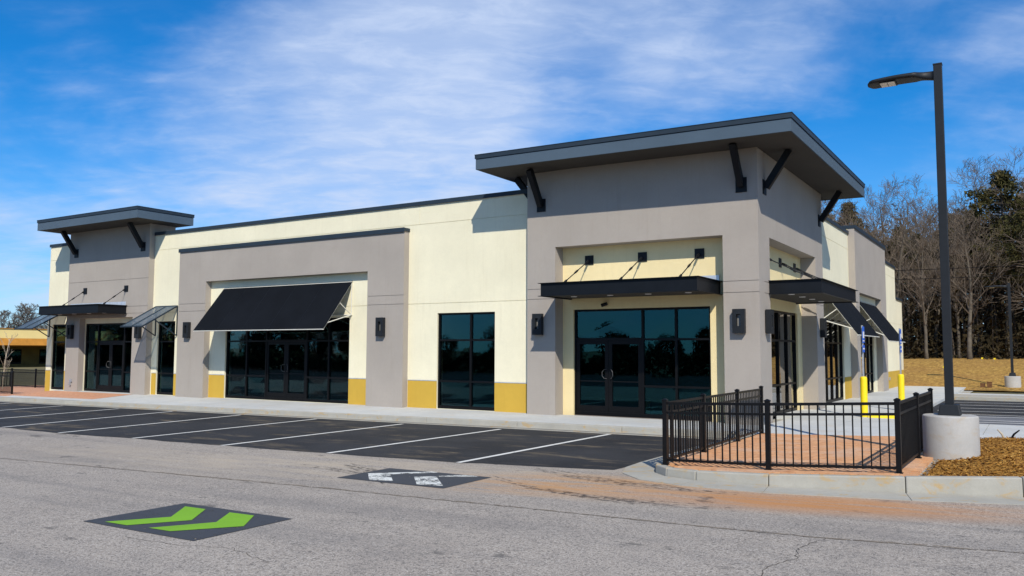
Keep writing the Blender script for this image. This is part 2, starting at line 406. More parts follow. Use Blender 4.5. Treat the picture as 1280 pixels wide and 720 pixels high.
def tag(o, label=None, cat=None, group=None, kind=None):
    for k, v in (('label', label), ('category', cat), ('group', group), ('kind', kind)):
        if v: o[k] = v
    return o
def dup(root, loc, rz=0, sc=1, label=None):
    r = root.copy(); COL.objects.link(r); r.location = loc; r.rotation_euler = (0, 0, rz); r.scale = (sc, sc, sc) if not isinstance(sc, tuple) else sc
    if label: r['label'] = label
    for ch in list(root.children):
        c = ch.copy(); COL.objects.link(c); c.parent = r
        for g in list(ch.children):
            d = g.copy(); COL.objects.link(d); d.parent = c
    return r

K = .008
def gz(x): return -.13 + K*(max(-45, min(8, x))+7)          # the lot falls gently towards the far corner
def islh(x): return .14 + .028*max(0, min(6, x+4.5))
def isl(x): return gz(x) + islh(x)
XS = [-45, 8]
def sheet(name, poly, mat, dz, parent=None, zf=gz, step=1.6, kind='structure', tagit=True):
    """flat polygon (world xy) laid on the ground surface, dz above it; cut along x so it follows the fall"""
    mb = MB(); mb.poly([(x, y, zf(x)+dz) for x, y in poly])
    o = mb.build(name, mat, parent)
    if not parent and tagit: tag(o, kind=kind)
    return o
def gridsheet(name, x0, x1, y0, y1, mat, dz, nx, zf=gz, parent=None):
    mb = MB()
    for i in range(nx):
        a, b = x0+(x1-x0)*i/nx, x0+(x1-x0)*(i+1)/nx
        mb.quad((a, y0, zf(a)+dz), (b, y0, zf(b)+dz), (b, y1, zf(b)+dz), (a, y1, zf(a)+dz))
    o = mb.build(name, mat, parent)
    if not parent: tag(o, kind='structure')
    return o

# ------------------------------------------------------------------ ground
mb = MB()
xs = [-3500, -45, 8, 3500]
for a, b in zip(xs, xs[1:]):
    mb.quad((a, -3500, gz(a)-.05), (b, -3500, gz(b)-.05), (b, 3500, gz(b)-.05), (a, 3500, gz(a)-.05))
tag(mb.build('ground', 'grass'), kind='structure')
mb = MB()
xs = [-180, -45, 8, 60]
for a, b in zip(xs, xs[1:]):
    mb.quad((a, -25, gz(a)), (b, -25, gz(b)), (b, 20, gz(b)), (a, 20, gz(a)))
ROAD = tag(mb.build('road', 'road'), kind='structure')
mb = MB()  # unseen dark asphalt added behind the camera to darken reflections in the glass
for a, b in zip(xs, xs[1:]): mb.quad((a, -25, gz(a)+.004), (b, -25, gz(b)+.004), (b, -1.5, gz(b)+.004), (a, -1.5, gz(a)+.004))
tag(mb.build('unseen_dark_street', 'asphalt'), kind='structure')
# new asphalt of the front stalls
edge = [(-45, 11.6), (-30, 11.5), (-22.99, 11.5), (-19.98, 11.32), (-17.21, 11.45), (-14.23, 11.5), (-11.39, 11.64), (-8.45, 11.8), (-7.2, 12.05), (-5.78, 12.32)]
random.seed(4)
e2 = []
for (ax, ay), (bx, by) in zip(edge, edge[1:]):
    n = max(2, int((bx-ax)/.35))
    for i in range(n):
        t = i/n; e2.append((ax+(bx-ax)*t, ay+(by-ay)*t+random.uniform(-.035, .035)))
e2.append(edge[-1])
PARK = sheet('parking_lot', e2+[(-5.72, 13.4), (-5.72, 17.75), (-45, 17.75)], 'asphalt', .004)

LINES = [((-8.45, 11.76), (-8.40, 17.69)), ((-11.39, 11.64), (-11.29, 17.5)), ((-14.23, 11.48), (-14.41, 17.5)), ((-17.21, 11.45), (-17.71, 17.6)),
         ((-19.98, 11.35), (-20.95, 17.6)), ((-22.86, 11.5), (-24.3, 17.6)), ((-26.0, 12.6), (-27.2, 17.55)), ((-29.4, 12.6), (-30.6, 17.5)), ((-33, 12.6), (-34.2, 17.5))]
for (ax, ay), (bx, by) in LINES:
    d = Vector((bx-ax, by-ay, 0)).normalized(); n = Vector((d.y, -d.x, 0))*.055
    q = [(ax-n.x, ay-n.y), (ax+n.x, ay+n.y), (bx+n.x, by+n.y), (bx-n.x, by-n.y)]
    sheet('parking_line', q, 'linepaint', .008, PARK)

# sealed squares with arrows
def patch(x0, x1, y0, y1, arrows, mat):
    p = sheet('sealed_patch', [(x0, y0), (x1, y0), (x1, y1), (x0, y1)], 'patch', .005, ROAD)
    for a in arrows: sheet('arrow_marking', a, mat, .009, p)
patch(-9.12, -7.2, 5.5, 6.82,
      [[(-8.86, 5.60), (-8.47, 5.61), (-8.10, 6.16), (-8.53, 6.68), (-8.90, 6.67), (-8.47, 6.16)],
       [(-8.14, 5.65), (-7.79, 5.66), (-7.33, 6.24), (-7.71, 6.71), (-8.11, 6.69), (-7.77, 6.23)]], 'green')
patch(-9.02, -7.02, 9.42, 10.64,
      [[(-8.42, 9.47), (-8.05, 9.57), (-8.52, 10.07), (-8.0, 10.60), (-8.16, 10.65), (-8.9, 9.98)],
       [(-7.55, 9.50), (-7.14, 9.58), (-7.74, 10.22), (-7.36, 10.62), (-7.16, 10.56), (-7.5, 10.6), (-8.04, 10.05)]], 'wornwhite')

# seam, cracks and tyre marks on the old asphalt
def ribbon(pts, w, name, mat, dz, jitter=.02, sub=6, parent=ROAD):
    q = []
    for a, b in zip(pts, pts[1:]):
        for i in range(sub): t = i/sub; q.append((a[0]+(b[0]-a[0])*t+random.uniform(-jitter, jitter), a[1]+(b[1]-a[1])*t+random.uniform(-jitter, jitter)))
    q.append(pts[-1]); mb = MB(); prev = None
    for i, p in enumerate(q):
        d = Vector((q[min(i+1, len(q)-1)][0]-q[max(i-1, 0)][0], q[min(i+1, len(q)-1)][1]-q[max(i-1, 0)][1], 0)).normalized()
        ww = w*random.uniform(.45, 1.2); n = Vector((-d.y, d.x, 0))*ww/2
        cur = ((p[0]+n.x, p[1]+n.y, gz(p[0])+dz), (p[0]-n.x, p[1]-n.y, gz(p[0])+dz))
        if prev: mb.quad(prev[1], cur[1], cur[0], prev[0])
        prev = cur
    return mb.build(name, mat, parent)
seam = [(-30, 7.3), (-16, 8.03), (-11.82, 8.37), (-8.25, 8.6), (-6.39, 8.68), (-4.81, 8.76), (-3.43, 8.78), (-1.86, 8.89), (-.15, 9.18), (5, 9.9)]
ribbon(seam, .016, 'pavement_seam', 'seam', .003, .016, 16)
ribbon([(x, y+.03) for x, y in seam], .05, 'pavement_seam', 'seamtan', .0022, .02, 14)
ribbon([(-1.86, 8.87), (-1.98, 8.3), (-1.9, 7.9), (-2.05, 7.4), (-1.96, 6.7), (-2.2, 6.0)], .009, 'crack', 'crack', .003, .025, 8)
ribbon([(-5.9, 5.3), (-6.6, 5.5), (-7.2, 5.33), (-8.0, 5.28)], .006, 'crack', 'crack', .003, .03, 7)
ribbon([(.4, 8.2), (-.6, 7.5), (-.4, 6.9)], .006, 'crack', 'crack', .003, .03, 7)
def arc(cx, cy, r, a0, a1, n=14): return [(cx+r*math.cos(R(a0+(a1-a0)*i/n)), cy+r*math.sin(R(a0+(a1-a0)*i/n))) for i in range(n+1)]
for pts in (arc(-4.2, 16.2, 5.2, 238, 282), arc(-4.2, 16.2, 5.02, 240, 280), arc(-3.6, 16.0, 6.3, 236, 275), arc(-4.6, 15.6, 5.7, 250, 285), arc(-12.0, 4.6, 6.4, 50, 74), arc(-12.2, 4.3, 6.6, 50, 70), arc(-11.0, 3.9, 6.3, 62, 88), arc(-.5, 16, 5.7, 270, 300), arc(-.5, 16.2, 6.2, 268, 300)):
    for k in range(5):
        o = (k-2)*.042+random.uniform(-.012, .012); c0 = pts[len(pts)//2]
        cut = pts[random.randint(0, 4):len(pts)-random.randint(0, 4)]
        ribbon([(x, y+o) for x, y in cut], .026, 'tyre_mark', 'tyre', .0035+k*.0002, .006, 2)

# ------------------------------------------------------------------ front sidewalk, kerb and gutter
def ctop(x): return gz(x)+.15
SW = tag(gridsheet('sidewalk', -46, -3.6, 17.9, 20.9, 'kerb', .02, 4), kind='structure')
random.seed(2)
x = -46.0
while x < -5.3:
    w = 1.52; x1 = min(x+w, -5.25); g = .006
    def zt(xx, t): return ctop(xx)*(1-t)+(-.006)*t if xx > -36.5 else ctop(xx)
    if not (-45 < x < -31.5):
        a, b = x+g, x1-g; j = random.uniform(-.002, .002); mbs = MB()
        p = lambda xx, yy, t, d: (xx, yy, zt(xx, t)+d)
        mbs.hexa([p(a, 18.26, 0, -.12), p(b, 18.26, 0, -.12), p(b, 20.75, 1, -.12), p(a, 20.75, 1, -.12), p(a, 18.26, 0, j), p(b, 18.26, 0, j), p(b, 20.75, 1, j), p(a, 20.75, 1, j)])
        mbs.build('slab', 'sidewalk', SW)
    x = x1
# brick paved stretch by the far entrance
mb = MB()
for a, b in ((-45, -36.6), (-36.6, -30.78)):
    za = lambda xx: ctop(xx)
    zl = lambda xx, yy: (ctop(xx)*(1-(yy-18.26)/2.49) if xx > -36.6 else ctop(xx))+.004
    for y0, y1, m_ in ((18.26, 18.75, 1), (18.75, 20.4, 0), (20.4, 20.75, 1)):
        mb.quad((a, y0, zl(a+.01*(b > -36), y0)), (b, y0, zl(b, y0)), (b, y1, zl(b, y1)), (a, y1, zl(a+.01*(b > -36), y1)), m_)
mb.build('paved_strip', ['bricksheet', 'sidewalk'], SW)
mb = MB(); mb.quad((-48, 20.0, gz(-45)+.16), (-37.65, 20.0, gz(-38)+.16), (-37.65, 26, gz(-38)+.16), (-48, 26, gz(-45)+.16)); mb.build('paved_strip', 'bricksheet', SW)
def kerbpiece(parent, pts, zb, h, w=.16, name='kerb_stone', gut=.42):
    """kerb segments along a polyline; left of travel is the raised side"""
    n = len(pts); offs = []
    for i in range(n):
        a = Vector((*pts[max(i-1, 0)], 0)); b = Vector((*pts[min(i+1, n-1)], 0)); d = (b-a).normalized(); offs.append(Vector((-d.y, d.x, 0)))
    for i in range(n-1):
        a = Vector((*pts[i], 0)); b = Vector((*pts[i+1], 0)); u = (b-a).normalized()*.004
        a = a+u; b = b-u; na, nb = offs[i], offs[i+1]
        za, zb_ = zb(a.x), zb(b.x); ha, hb = h(a.x), h(b.x)
        mbk = MB()
        V = lambda p, z: (p.x, p.y, z)
        mbk.hexa([V(a, za-.1), V(b, zb_-.1), V(b+nb*w, zb_-.1), V(a+na*w, za-.1), V(a+na*.02, za+ha), V(b+nb*.02, zb_+hb), V(b+nb*w, zb_+hb), V(a+na*w, za+ha)])
        mbk.build(name, 'kerb', parent, bevel=.018)
        if gut:
            mg = MB(); mg.hexa([V(a-na*gut, za-.1), V(b-nb*gut, zb_-.1), V(b-nb*.003, zb_-.1), V(a-na*.003, za-.1), V(a-na*gut, za+.008), V(b-nb*gut, zb_+.008), V(b-nb*.003, zb_+.018), V(a-na*.003, za+.018)])
            mg.build('gutter', 'kerb', parent)
KERB = MB(); KERB.quad((-46, 18.12, gz(-45)-.04), (-5.3, 18.12, gz(-5.3)-.04), (-5.3, 18.24, gz(-5.3)-.04), (-46, 18.24, gz(-45)-.04))
KERB = tag(KERB.build('kerb', 'kerb'), kind='structure')
kp = [(-46, 18.1)]
while kp[-1][0] < -8: kp.append((kp[-1][0]+2.9, 18.1))
kp[-1] = (-5.55, 18.1)
kerbpiece(KERB, kp, gz, lambda x: .15, gut=.30)

# ------------------------------------------------------------------ patio island
ISLE = [(-5.28, 17.95), (-5.28, 15.6), (-5.28, 13.4), (-5.24, 12.75), (-5.08, 12.3), (-4.78, 12.0), (-4.26, 11.84), (-3.2, 11.82), (-1.5, 12.17), (-.18, 12.58), (1.6, 13.1), (4.5, 13.95)]
IK = MB(); IK.quad((-5.2, 12.6, gz(-5)-.06), (4, 14, gz(4)-.06), (4, 14.1, gz(4)-.06), (-5.2, 12.7, gz(-5)-.06))
IK = tag(IK.build('island_kerb', 'kerb'), kind='structure')
kerbpiece(IK, ISLE, gz, islh, gut=.5)
def inner(off):
    q = []
    for i, p in enumerate(ISLE):
        a = Vector((*ISLE[max(i-1, 0)], 0)); b = Vector((*ISLE[min(i+1, len(ISLE)-1)], 0)); d = (b-a).normalized(); q.append((p[0]-d.y*off, p[1]+d.x*off))
    return q
inn = inner(.165)
mb = MB(); 
sub = [p for p in inn if p[0] < -1.3]
sub += [(-1.32, 12.39), (-1.32, 18.3), (-5.11, 18.3)]
mb.poly([(x, y, isl(x)-.045) for x, y in sub])
PATIO = tag(mb.build('brick_patio', 'kerb'), kind='structure')
def inside(x, y, poly):
    c = False; j = len(poly)-1
    for i in range(len(poly)):
        (xi, yi), (xj, yj) = poly[i], poly[j]
        if (yi > y) != (yj > y) and x < (xj-xi)*(y-yi)/(yj-yi)+xi: c = not c
        j = i
    return c
bricks = []; row = 0; y = 11.9
while y < 18.25:
    x = -5.1 + (.1 if row % 2 else 0)
    while x < -1.3:
        if all(inside(x+dx, y+dy, sub) for dx in (.0, .195) for dy in (0, .095)): bricks.append((x, y))
        x += .2
    y += .1; row += 1
bm_ = MB(); bm_.box(.003, .197, .003, .097, -.05, 0); bme = bm_.mesh('brick', 'brick')
random.seed(9); rest = MB()
for i, (x, y) in enumerate(bricks):
    z = isl(x+.1)+random.uniform(-.003, .003)
    if i < 300: link('brick', bme, PATIO, (x, y, z)).rotation_euler = (0, -math.atan(K+.028), 0)
    else:
        zl, zr = z-.0018*2, z+.0018*2
        rest.hexa([(x+.003, y+.003, zl-.05), (x+.197, y+.003, zr-.05), (x+.197, y+.097, zr-.05), (x+.003, y+.097, zl-.05), (x+.003, y+.003, zl), (x+.197, y+.003, zr), (x+.197, y+.097, zr), (x+.003, y+.097, zl)])
tag(rest.build('brick_field', 'brick', PATIO), kind='stuff')

# concrete walk behind the patio and along the side of the building
def walkz(x): return .012
mb = MB(); mb.box(-5.24, 4.0, 18.32, 20.72, -.2, .0); mb.build('sidewalk_base', 'kerb', SW)
SIDE = MB(); SIDE.quad((-6.4, 20.7, -.1), (-2.6, 20.7, -.1), (-2.6, 52, -.1), (-6.4, 52, -.1)); SIDE = tag(SIDE.build('side_walk', 'kerb'), kind='structure')
for i in range(6):
    mbs = MB(); mbs.box(-5.24+i*1.53+.006, -5.24+(i+1)*1.53-.006, 18.33, 20.72, -.1, .012+random.uniform(-.002, .002)); mbs.build('slab', 'sidewalk', SIDE)
for i in range(7):
    for j in range(2):
        mbs = MB(); x0 = -5.6+i*1.53; y0 = 20.73+j*1.55
        mbs.box(x0+.006, x0+1.53-.006, y0+.006, y0+1.55-.006, -.1, .012+random.uniform(-.002, .002)); mbs.build('slab', 'sidewalk', SIDE)
for j in range(17):
    y0 = 23.83+j*1.55
    for x0, x1 in ((-6.2, -4.6), (-4.6, -3.0)):
        mbs = MB(); mbs.box(x0+.006, x1-.006, y0+.006, y0+1.55-.006, -.1, .012+random.uniform(-.002, .002)); mbs.build('slab', 'sidewalk', SIDE)
# side lot: pale drive, dark stalls, hatched aisle, far kerb and drive
sheet('side_drive', [(-3.0, 23.83), (26, 23.83), (26, 28.2), (-3.0, 28.2)], 'drive', .02)
SL = sheet('side_lot', [(-3.0, 28.2), (26, 28.2), (26, 37.0), (-3.0, 37.0)], 'asphalt', .02)
for yy in (28.35, 29.9, 31.6, 33.4, 35.2): sheet('parking_line', [(-2.7, yy-.05), (2.8, yy-.05), (2.8, yy+.05), (-2.7, yy+.05)], 'linepaint', .026, SL)
for yy, sk in ((24.5, 0), (25.2, .5), (26.3, -.5), (27.3, .6)): sheet('parking_line', [(-2.8, yy-.05), (3.0, yy-.05+sk), (3.0, yy+.05+sk), (-2.8, yy+.05)], 'linepaint', .026, SL)
FK = MB(); FK.box(-3, 26, 37.0, 37.2, -.2, .07); FK.box(-3, 26, 37.2, 39.2, -.2, .06); FK = tag(FK.build('far_kerb', 'kerb', bevel=.02), kind='structure')
sheet('rear_drive', [(-30, 43.2), (60, 43.2), (60, 46.4), (-30, 46.4)], 'asphalt', .03)
sheet('rear_walk', [(-3, 39.2), (26, 39.2), (26, 43.2), (-3, 43.2)], 'sidewalk', .03)

# straw covered bank
random.seed(12)
mb = MB(); nx, ny = 60, 16; X0, X1, Y0, Y1 = -70, 75, 46.6, 100
def bankz(x, y):
    t = (y-46.6)/15.5
    s = max(0, min(1, t)); s = s*s*(3-2*s)
    return -.06 + 1.38*s + .05*math.sin(x*.31+y*.2)*s + .04*math.sin(x*.83)*s
grid = []
for j in range(ny+1):
    y = Y0+(Y1-Y0)*(j/ny)**1.6
    for i in range(nx+1):
        x = X0+(X1-X0)*i/nx; mb.v.append((x, y, bankz(x, y)+random.uniform(-.03, .03)*(1 if j else 0)))
for j in range(ny):
    for i in range(nx):
        a = j*(nx+1)+i; mb.f.append((a, a+1, a+nx+2, a+nx+1)); mb.m.append(0)
tag(mb.build('straw_bank', 'straw', smooth=True), kind='structure')

# ------------------------------------------------------------------ the building
BLD = thing('commercial_building', 'single-storey grey and cream stucco shop building with slate flat roofs and black awnings', 'building', (-20, 35, 0))
F, W = 20.45, 20.70                 # front planes: projecting piers, main wall
S, SW_ = -5.66, -6.05               # side planes: corner tower, main side wall
SB = -5.80
def front(pl): return lambda u, d, z: (u, pl-d, z)
def side(pl): return lambda u, d, z: (pl+d, u, z)
def lbox(mb, P, u0, u1, d0, d1, z0, z1, m=0):
    a, b = P(u0, d0, z0), P(u1, d1, z1); return mb.box(a[0], b[0], a[1], b[1], z0, z1, m)
def wall(name, P, u0, u1, z0, z1, thick, mat, holes=(), joints=(), vjoints=(), parent=BLD, back=True, g=.014):
    """wall with real openings and recessed control joints; watertight grid of cells"""
    us = {u0, u1}; zs = {z0, z1}
    for a, b, c, d in holes: us |= {a, b}; zs |= {c, d}
    for j in joints: zs |= {j-g/2, j+g/2}
    for j, ja, jb in vjoints: us |= {j-g/2, j+g/2}; zs |= {ja, jb}
    us = sorted(u for u in us if u0 <= u <= u1); zs = sorted(z for z in zs if z0 <= z <= z1)
    def depth(u, z):
        for a, b, c, d in holes:
            if a < u < b and c < z < d: return None
        for j in joints:
            if abs(z-j) < g/2: return -.016
        for j, ja, jb in vjoints:
            if abs(u-j) < g/2 and ja < z < jb: return -.016
        return 0.0
    D = [[depth((us[i]+us[i+1])/2, (zs[k]+zs[k+1])/2) for k in range(len(zs)-1)] for i in range(len(us)-1)]
    mb = MB()
    def get(i, k): return D[i][k] if 0 <= i < len(us)-1 and 0 <= k < len(zs)-1 else None
    for i in range(len(us)-1):
        for k in range(len(zs)-1):
            d = D[i][k]
            if d is None: continue
            a, b, c, e = us[i], us[i+1], zs[k], zs[k+1]
            mb.quad(P(a, d, c), P(b, d, c), P(b, d, e), P(a, d, e))
            if back: mb.quad(P(a, -thick, c), P(a, -thick, e), P(b, -thick, e), P(b, -thick, c))
            for di, dk, p, q in ((-1, 0, (a, c), (a, e)), (1, 0, (b, e), (b, c)), (0, -1, (b, c), (a, c)), (0, 1, (a, e), (b, e))):
                nb = get(i+di, k+dk)
                lo = -thick if nb is None else nb
                if lo < d: mb.quad(P(p[0], lo, p[1]), P(p[0], d, p[1]), P(q[0], d, q[1]), P(q[0], lo, q[1]))
    return mb.build(name, mat, parent)

def cap(P, u0, u1, z, thick, h=.085, over=.035, l=0, r=0):
    mb = MB(); lbox(mb, P, u0-l, u1+r, -thick-.03, over, z-.02, z+h-.02); lbox(mb, P, u0-l-.004, u1+r+.004, over, over+.012, z-.055, z+h-.012)
    mb.build('parapet_cap', 'cap', BLD)

# main front wall
J = (3.25,)
MW = front(W)
wholes = [(-37.3, -36.22, 0, 2.88), (-34.75, -31.0, 0, 2.88), (-29.70, -28.59, 0, 2.90), (-25.60, -19.38, 0, 2.88), (-15.71, -13.57, .0, 2.94)]
wall('wall', MW, -37.7, -12.3, -.3, 6.42, .3, 'cream', wholes, (3.25, 5.78), ((-16.45, 5.79, 6.42),))
cap(MW, -37.7, -30.05-5.65, 6.44, .3, l=.03); cap(MW, -30.05, -12.3, 6.44, .3)
# other outer walls
wall('wall', side(-37.4), 21.0, 47.3, -.3, 6.42, .3, 'cream')          # far end wall (seen from inside the lot on the other side)
mb = MB(); mb.box(-37.7, -6.06, 47.0, 47.3, -.3, 6.16); mb.build('wall', 'cream', BLD)
mb = MB(); mb.box(-37.3, -6.4, 21.1, 46.95, 5.5, 5.7); mb.build('roof_deck', 'roof', BLD)
mb = MB(); mb.box(-37.3, -6.4, 21.1, 46.95, 3.95, 4.0); mb.build('ceiling', 'interior', BLD)
mb = MB(); mb.box(-37.3, -6.4, 20.95, 46.95, -.25, -.004); mb.build('interior_floor', 'floor', BLD)
mb = MB(); mb.box(-37.3, -6.6, 29.0, 29.15, 0, 3.9); mb.box(-27.9, -27.75, 21.1, 29, 0, 3.9); mb.box(-17.2, -17.05, 21.1, 29, 0, 3.9); mb.build('partition', 'interior', BLD)

# projecting centre bay
BF = front(F)
wall('pier_frame', BF, -28.10, -16.87, -.3, 5.58, .247, 'grey', [(-26.50, -18.39, -.3, 4.36)], (3.25, 3.535), back=False)
cap(BF, -28.10, -16.87, 5.60, .25, .10, .035, .03, .03)
# ochre plinth panels
for a, b in ((-37.7, -37.3), (-36.22, -35.72), (-30.0, -29.70), (-28.59, -28.12), (-26.49, -25.60), (-19.38, -18.40), (-16.86, -15.71), (-13.57, -12.31)):
    mb = MB(); lbox(mb, MW, a+.002, b-.002, -.05, .006, -.2, .835); o = mb.build('plinth_panel', 'yellow', BLD)
    mb = MB(); lbox(mb, MW, a+.002, b-.002, -.03, .012, .838, .862); mb.build('reveal_trim', 'silver', o)

# far entrance tower
wall('tower_wall', BF, -35.72, -30.05, -.3, 6.86, .247, 'grey', [(-34.75, -31.0, -.3, 3.10)], (3.25, 3.535, 4.66), back=False)
mb = MB(); mb.box(-35.717, -30.053, 20.698, 21.62, 5.4, 6.86); mb.build('tower_wall', 'grey', BLD)

# corner tower
wall('tower_wall', BF, -12.30, S, -.3, 6.9, .45, 'grey', [(-11.38, -6.56, -.3, 4.71)], (3.25, 3.535))
TS = side(S)
wall('tower_wall', TS, 20.902, 27.78, -.3, 6.9, .45, 'grey', [(21.45, 26.75, -.3, 4.70)], (3.25, 3.535))
mb = MB(); mb.box(-12.298, -12.0, 20.9, 27.5, 5.0, 6.9); mb.box(-12.298, -6.11, 27.5, 27.778, 5.0, 6.9); mb.build('tower_wall', 'grey', BLD)
RF = front(20.902); RS = side(-6.112)
wall('recess_wall', RF, -11.45, -6.50, -.3, 4.75, .2, 'pale', [(-11.04, -7.06, -.3, 2.95)])
wall('recess_wall', RS, 21.40, 26.80, -.3, 4.75, .2, 'pale', [(22.3, 26.2, -.3, 2.95)])

# side wall, bay and rear steps
MS = side(SW_)
wall('wall', MS, 27.78, 34.45, -.3, 6.42, .3, 'cream', [(29.5, 33.1, 0, 2.95)], (3.25, 5.78))
cap(MS, 27.78, 34.5, 6.44, .3)
wall('wall', MS, 34.45, 42.25, -.3, 6.4, .3, 'cream', [(36.0, 40.0, 0, 2.95)])
wall('wall', MS, 42.25, 47.31, -.3, 6.14, .3, 'cream', (), (3.25, 5.6)); cap(MS, 42.3, 47.31, 6.16, .3)
wall('wall', MS, 47.312, 49.7, -.3, 4.55, .3, 'cream', (), (3.25,)); cap(MS, 47.35, 49.7, 4.57, .3, r=.03)
mb = MB(); mb.box(-14, -6.36, 49.4, 49.7, -.3, 4.5); mb.build('wall', 'cream', BLD)
wall('pier_frame', side(SB), 34.45, 42.25, -.3, 6.62, .247, 'grey', [(35.2, 40.75, -.3, 4.14)], (3.25, 3.535), back=False)
mb = MB(); mb.box(-6.5, -6.052, 34.45, 42.25, 6.1, 6.62); mb.build('pier_frame', 'pale', BLD)
cap(side(SB), 34.45, 42.25, 6.64, .7, .11, .035, .03, .03)
for a, b in ((33.1, 34.44), (42.27, 49.7)):
    mb = MB(); lbox(mb, MS, a+.002, b-.002, -.05, .006, -.2, .835); mb.build('plinth_panel', 'yellow', BLD)
mb = MB(); lbox(mb, MS, 44.2, 44.32, 0, .06, .42, .56); mb.build('outlet_cover', 'galv', BLD)

# flat overhanging roofs
def slab_roof(x0, x1, y0, y1, z0, z1, tilt=0):
    zz = lambda x, z: z + tilt*(x1-x)/(x1-x0)
    def tb(mb, a, b, c, d, e, f, m=0): mb.hexa([(a, c, zz(a, e)), (b, c, zz(b, e)), (b, d, zz(b, e)), (a, d, zz(a, e)), (a, c, zz(a, f)), (b, c, zz(b, f)), (b, d, zz(b, f)), (a, d, zz(a, f))], m)
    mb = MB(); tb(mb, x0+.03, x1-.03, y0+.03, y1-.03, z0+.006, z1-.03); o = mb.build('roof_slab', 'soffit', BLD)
    zc = z1-.125
    mb = MB()
    tb(mb, x0, x1, y0, y0+.03, z0, zc); tb(mb, x0, x1, y1-.03, y1, z0, zc); tb(mb, x0, x0+.03, y0+.03, y1-.03, z0, zc); tb(mb, x1-.03, x1, y0+.03, y1-.03, z0, zc)
    mb.build('fascia', 'fascia', o)
    mb = MB()
    e = .022
    tb(mb, x0-e, x1+e, y0-e, y0+.05, zc+.012, z1); tb(mb, x0-e, x1+e, y1-.05, y1+e, zc+.012, z1); tb(mb, x0-e, x0+.05, y0+.05, y1-.05, zc+.012, z1); tb(mb, x1-.05, x1+e, y0+.05, y1-.05, zc+.012, z1)
    tb(mb, x0-e-.01, x1+e+.01, y0-e-.01, y1+e+.01, z1, z1+.012)
    mb.build('roof_edge', 'cap', o)
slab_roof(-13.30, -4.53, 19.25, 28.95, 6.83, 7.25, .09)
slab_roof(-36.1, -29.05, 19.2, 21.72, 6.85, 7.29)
def bracket(P, u, out, zt, zb=5.92, w=.15):
    o = MB(); lbox(o, P, u-.14, u+.14, 0, .025, zb-.17, zb+.2); o = o.build('bracket', 'black', BLD)
    mb = MB(); mb.bar(P(u, .05, zb), P(u, out, zt-.03), w, .17); mb.build('strut', 'black', o)
for u in (-11.83, -6.06): bracket(BF, u, .68, 6.88)
for u in (21.05, 27.4): bracket(TS, u, .66, 6.85)
mb = MB(); 
bracket(lambda u, d, z: (-12.3-d, u, z), 20.75, .55, 6.9, 6.25)
for u in (-35.2, -30.46): bracket(BF, u, .66, 6.86, 5.92)

# storefront glazing
def storefront(P, u0, u1, z1, muls=(), bars=((None, (.84, 2.1)),), doors=(), z0=.02, set_=.06):
    """frame + mullions as one part, each pane a sub-part; doors are parts of their own"""
    fr = MB(); w = .05; d0, d1 = -set_-.10, -set_
    edges = sorted([u0, u1]+list(muls))
    lbox(fr, P, u0, u1, d0, d1, z0-.02, z0+.08); lbox(fr, P, u0, u1, d0, d1, z1-.06, z1)
    for e in edges:
        a, b = (e, e+w) if e == u0 else (e-w, e) if e == u1 else (e-w*.62, e+w*.62)
        lbox(fr, P, a, b, d0+.002, d1-.002 if e in muls else d1+.002, z0+.08, z1-.06)
    panes = []
    for i in range(len(edges)-1):
        a, b = edges[i]+w*.62, edges[i+1]-w*.62
        isdoor = any(da-.05 <= (a+b)/2 <= db+.05 for da, db in doors)
        hs = (2.12,) if isdoor else dict(bars).get(i, dict(bars).get(None, ()))
        zs = [z0+.08]+list(hs)+[z1-.06]
        for h in hs: lbox(fr, P, a-.01, b+.01, d0+.004, d1-.004, h-.028, h+.028)
        for k in range(len(zs)-1):
            if isdoor and k == 0: continue
            panes.append((a-.005, b+.005, zs[k]-.005, zs[k+1]+.005))
    o = fr.build('storefront_window', 'bronze', BLD)
    for a, b, c, e in panes:
        mb = MB(); k1, k2, k3 = (random.uniform(-.0022, .0022)*(b-a) for _ in range(3)); D_ = d0+.04
        ds = [D_+k1, D_-k1+k2, D_+k3-k2, D_-k3]
        q = [P(a, ds[0], c), P(b, ds[1], c), P(b, ds[2], e), P(a, ds[3], e)]; q2 = [P(a, ds[0]+.01, c), P(b, ds[1]+.01, c), P(b, ds[2]+.01, e), P(a, ds[3]+.01, e)]
        mb.hexa(q+q2); mb.build('pane', 'glass', o)
    for da, db in doors:
        mid = (da+db)/2
        for a, b, hs in ((da+.012, mid-.004, 1), (mid+.004, db-.012, -1)):
            fd = MB(); e0, e1 = d0+.02, d1-.02
            lbox(fd, P, a, a+.105, e0, e1, .02, 2.09); lbox(fd, P, b-.105, b, e0, e1, .02, 2.09)
            lbox(fd, P, a+.105, b-.105, e0, e1, 1.97, 2.09); lbox(fd, P, a+.105, b-.105, e0, e1, .02, .27); lbox(fd, P, a+.105, b-.105, e0+.01, e1-.01, .93, .96)
            do = fd.build('door', 'bronze', BLD)
            mb = MB(); lbox(mb, P, a+.10, b-.10, d0+.04, d0+.052, .265, 1.975); mb.build('pane', 'glass', do)
            uh = b-.055 if hs > 0 else a+.055; s = -1 if hs > 0 else 1
            mb = MB(); mb.tube([P(uh, e1, 1.28), P(uh+s*.05, e1+.06, 1.27), P(uh+s*.10, e1+.075, 1.2), P(uh+s*.10, e1+.075, 1.1), P(uh+s*.05, e1+.06, 1.03), P(uh, e1, 1.02)], .011, 8); mb.build('handle', 'steel', do)
    return o
storefront(MW, -37.3, -36.22, 2.88)
storefront(MW, -34.75, -31.0, 2.88, (-33.86, -32.0), doors=((-33.86, -32.0),))
storefront(MW, -29.70, -28.59, 2.90)
storefront(MW, -25.60, -19.38, 2.88, (-24.5, -23.46, -21.42, -20.38), doors=((-23.46, -21.42),))
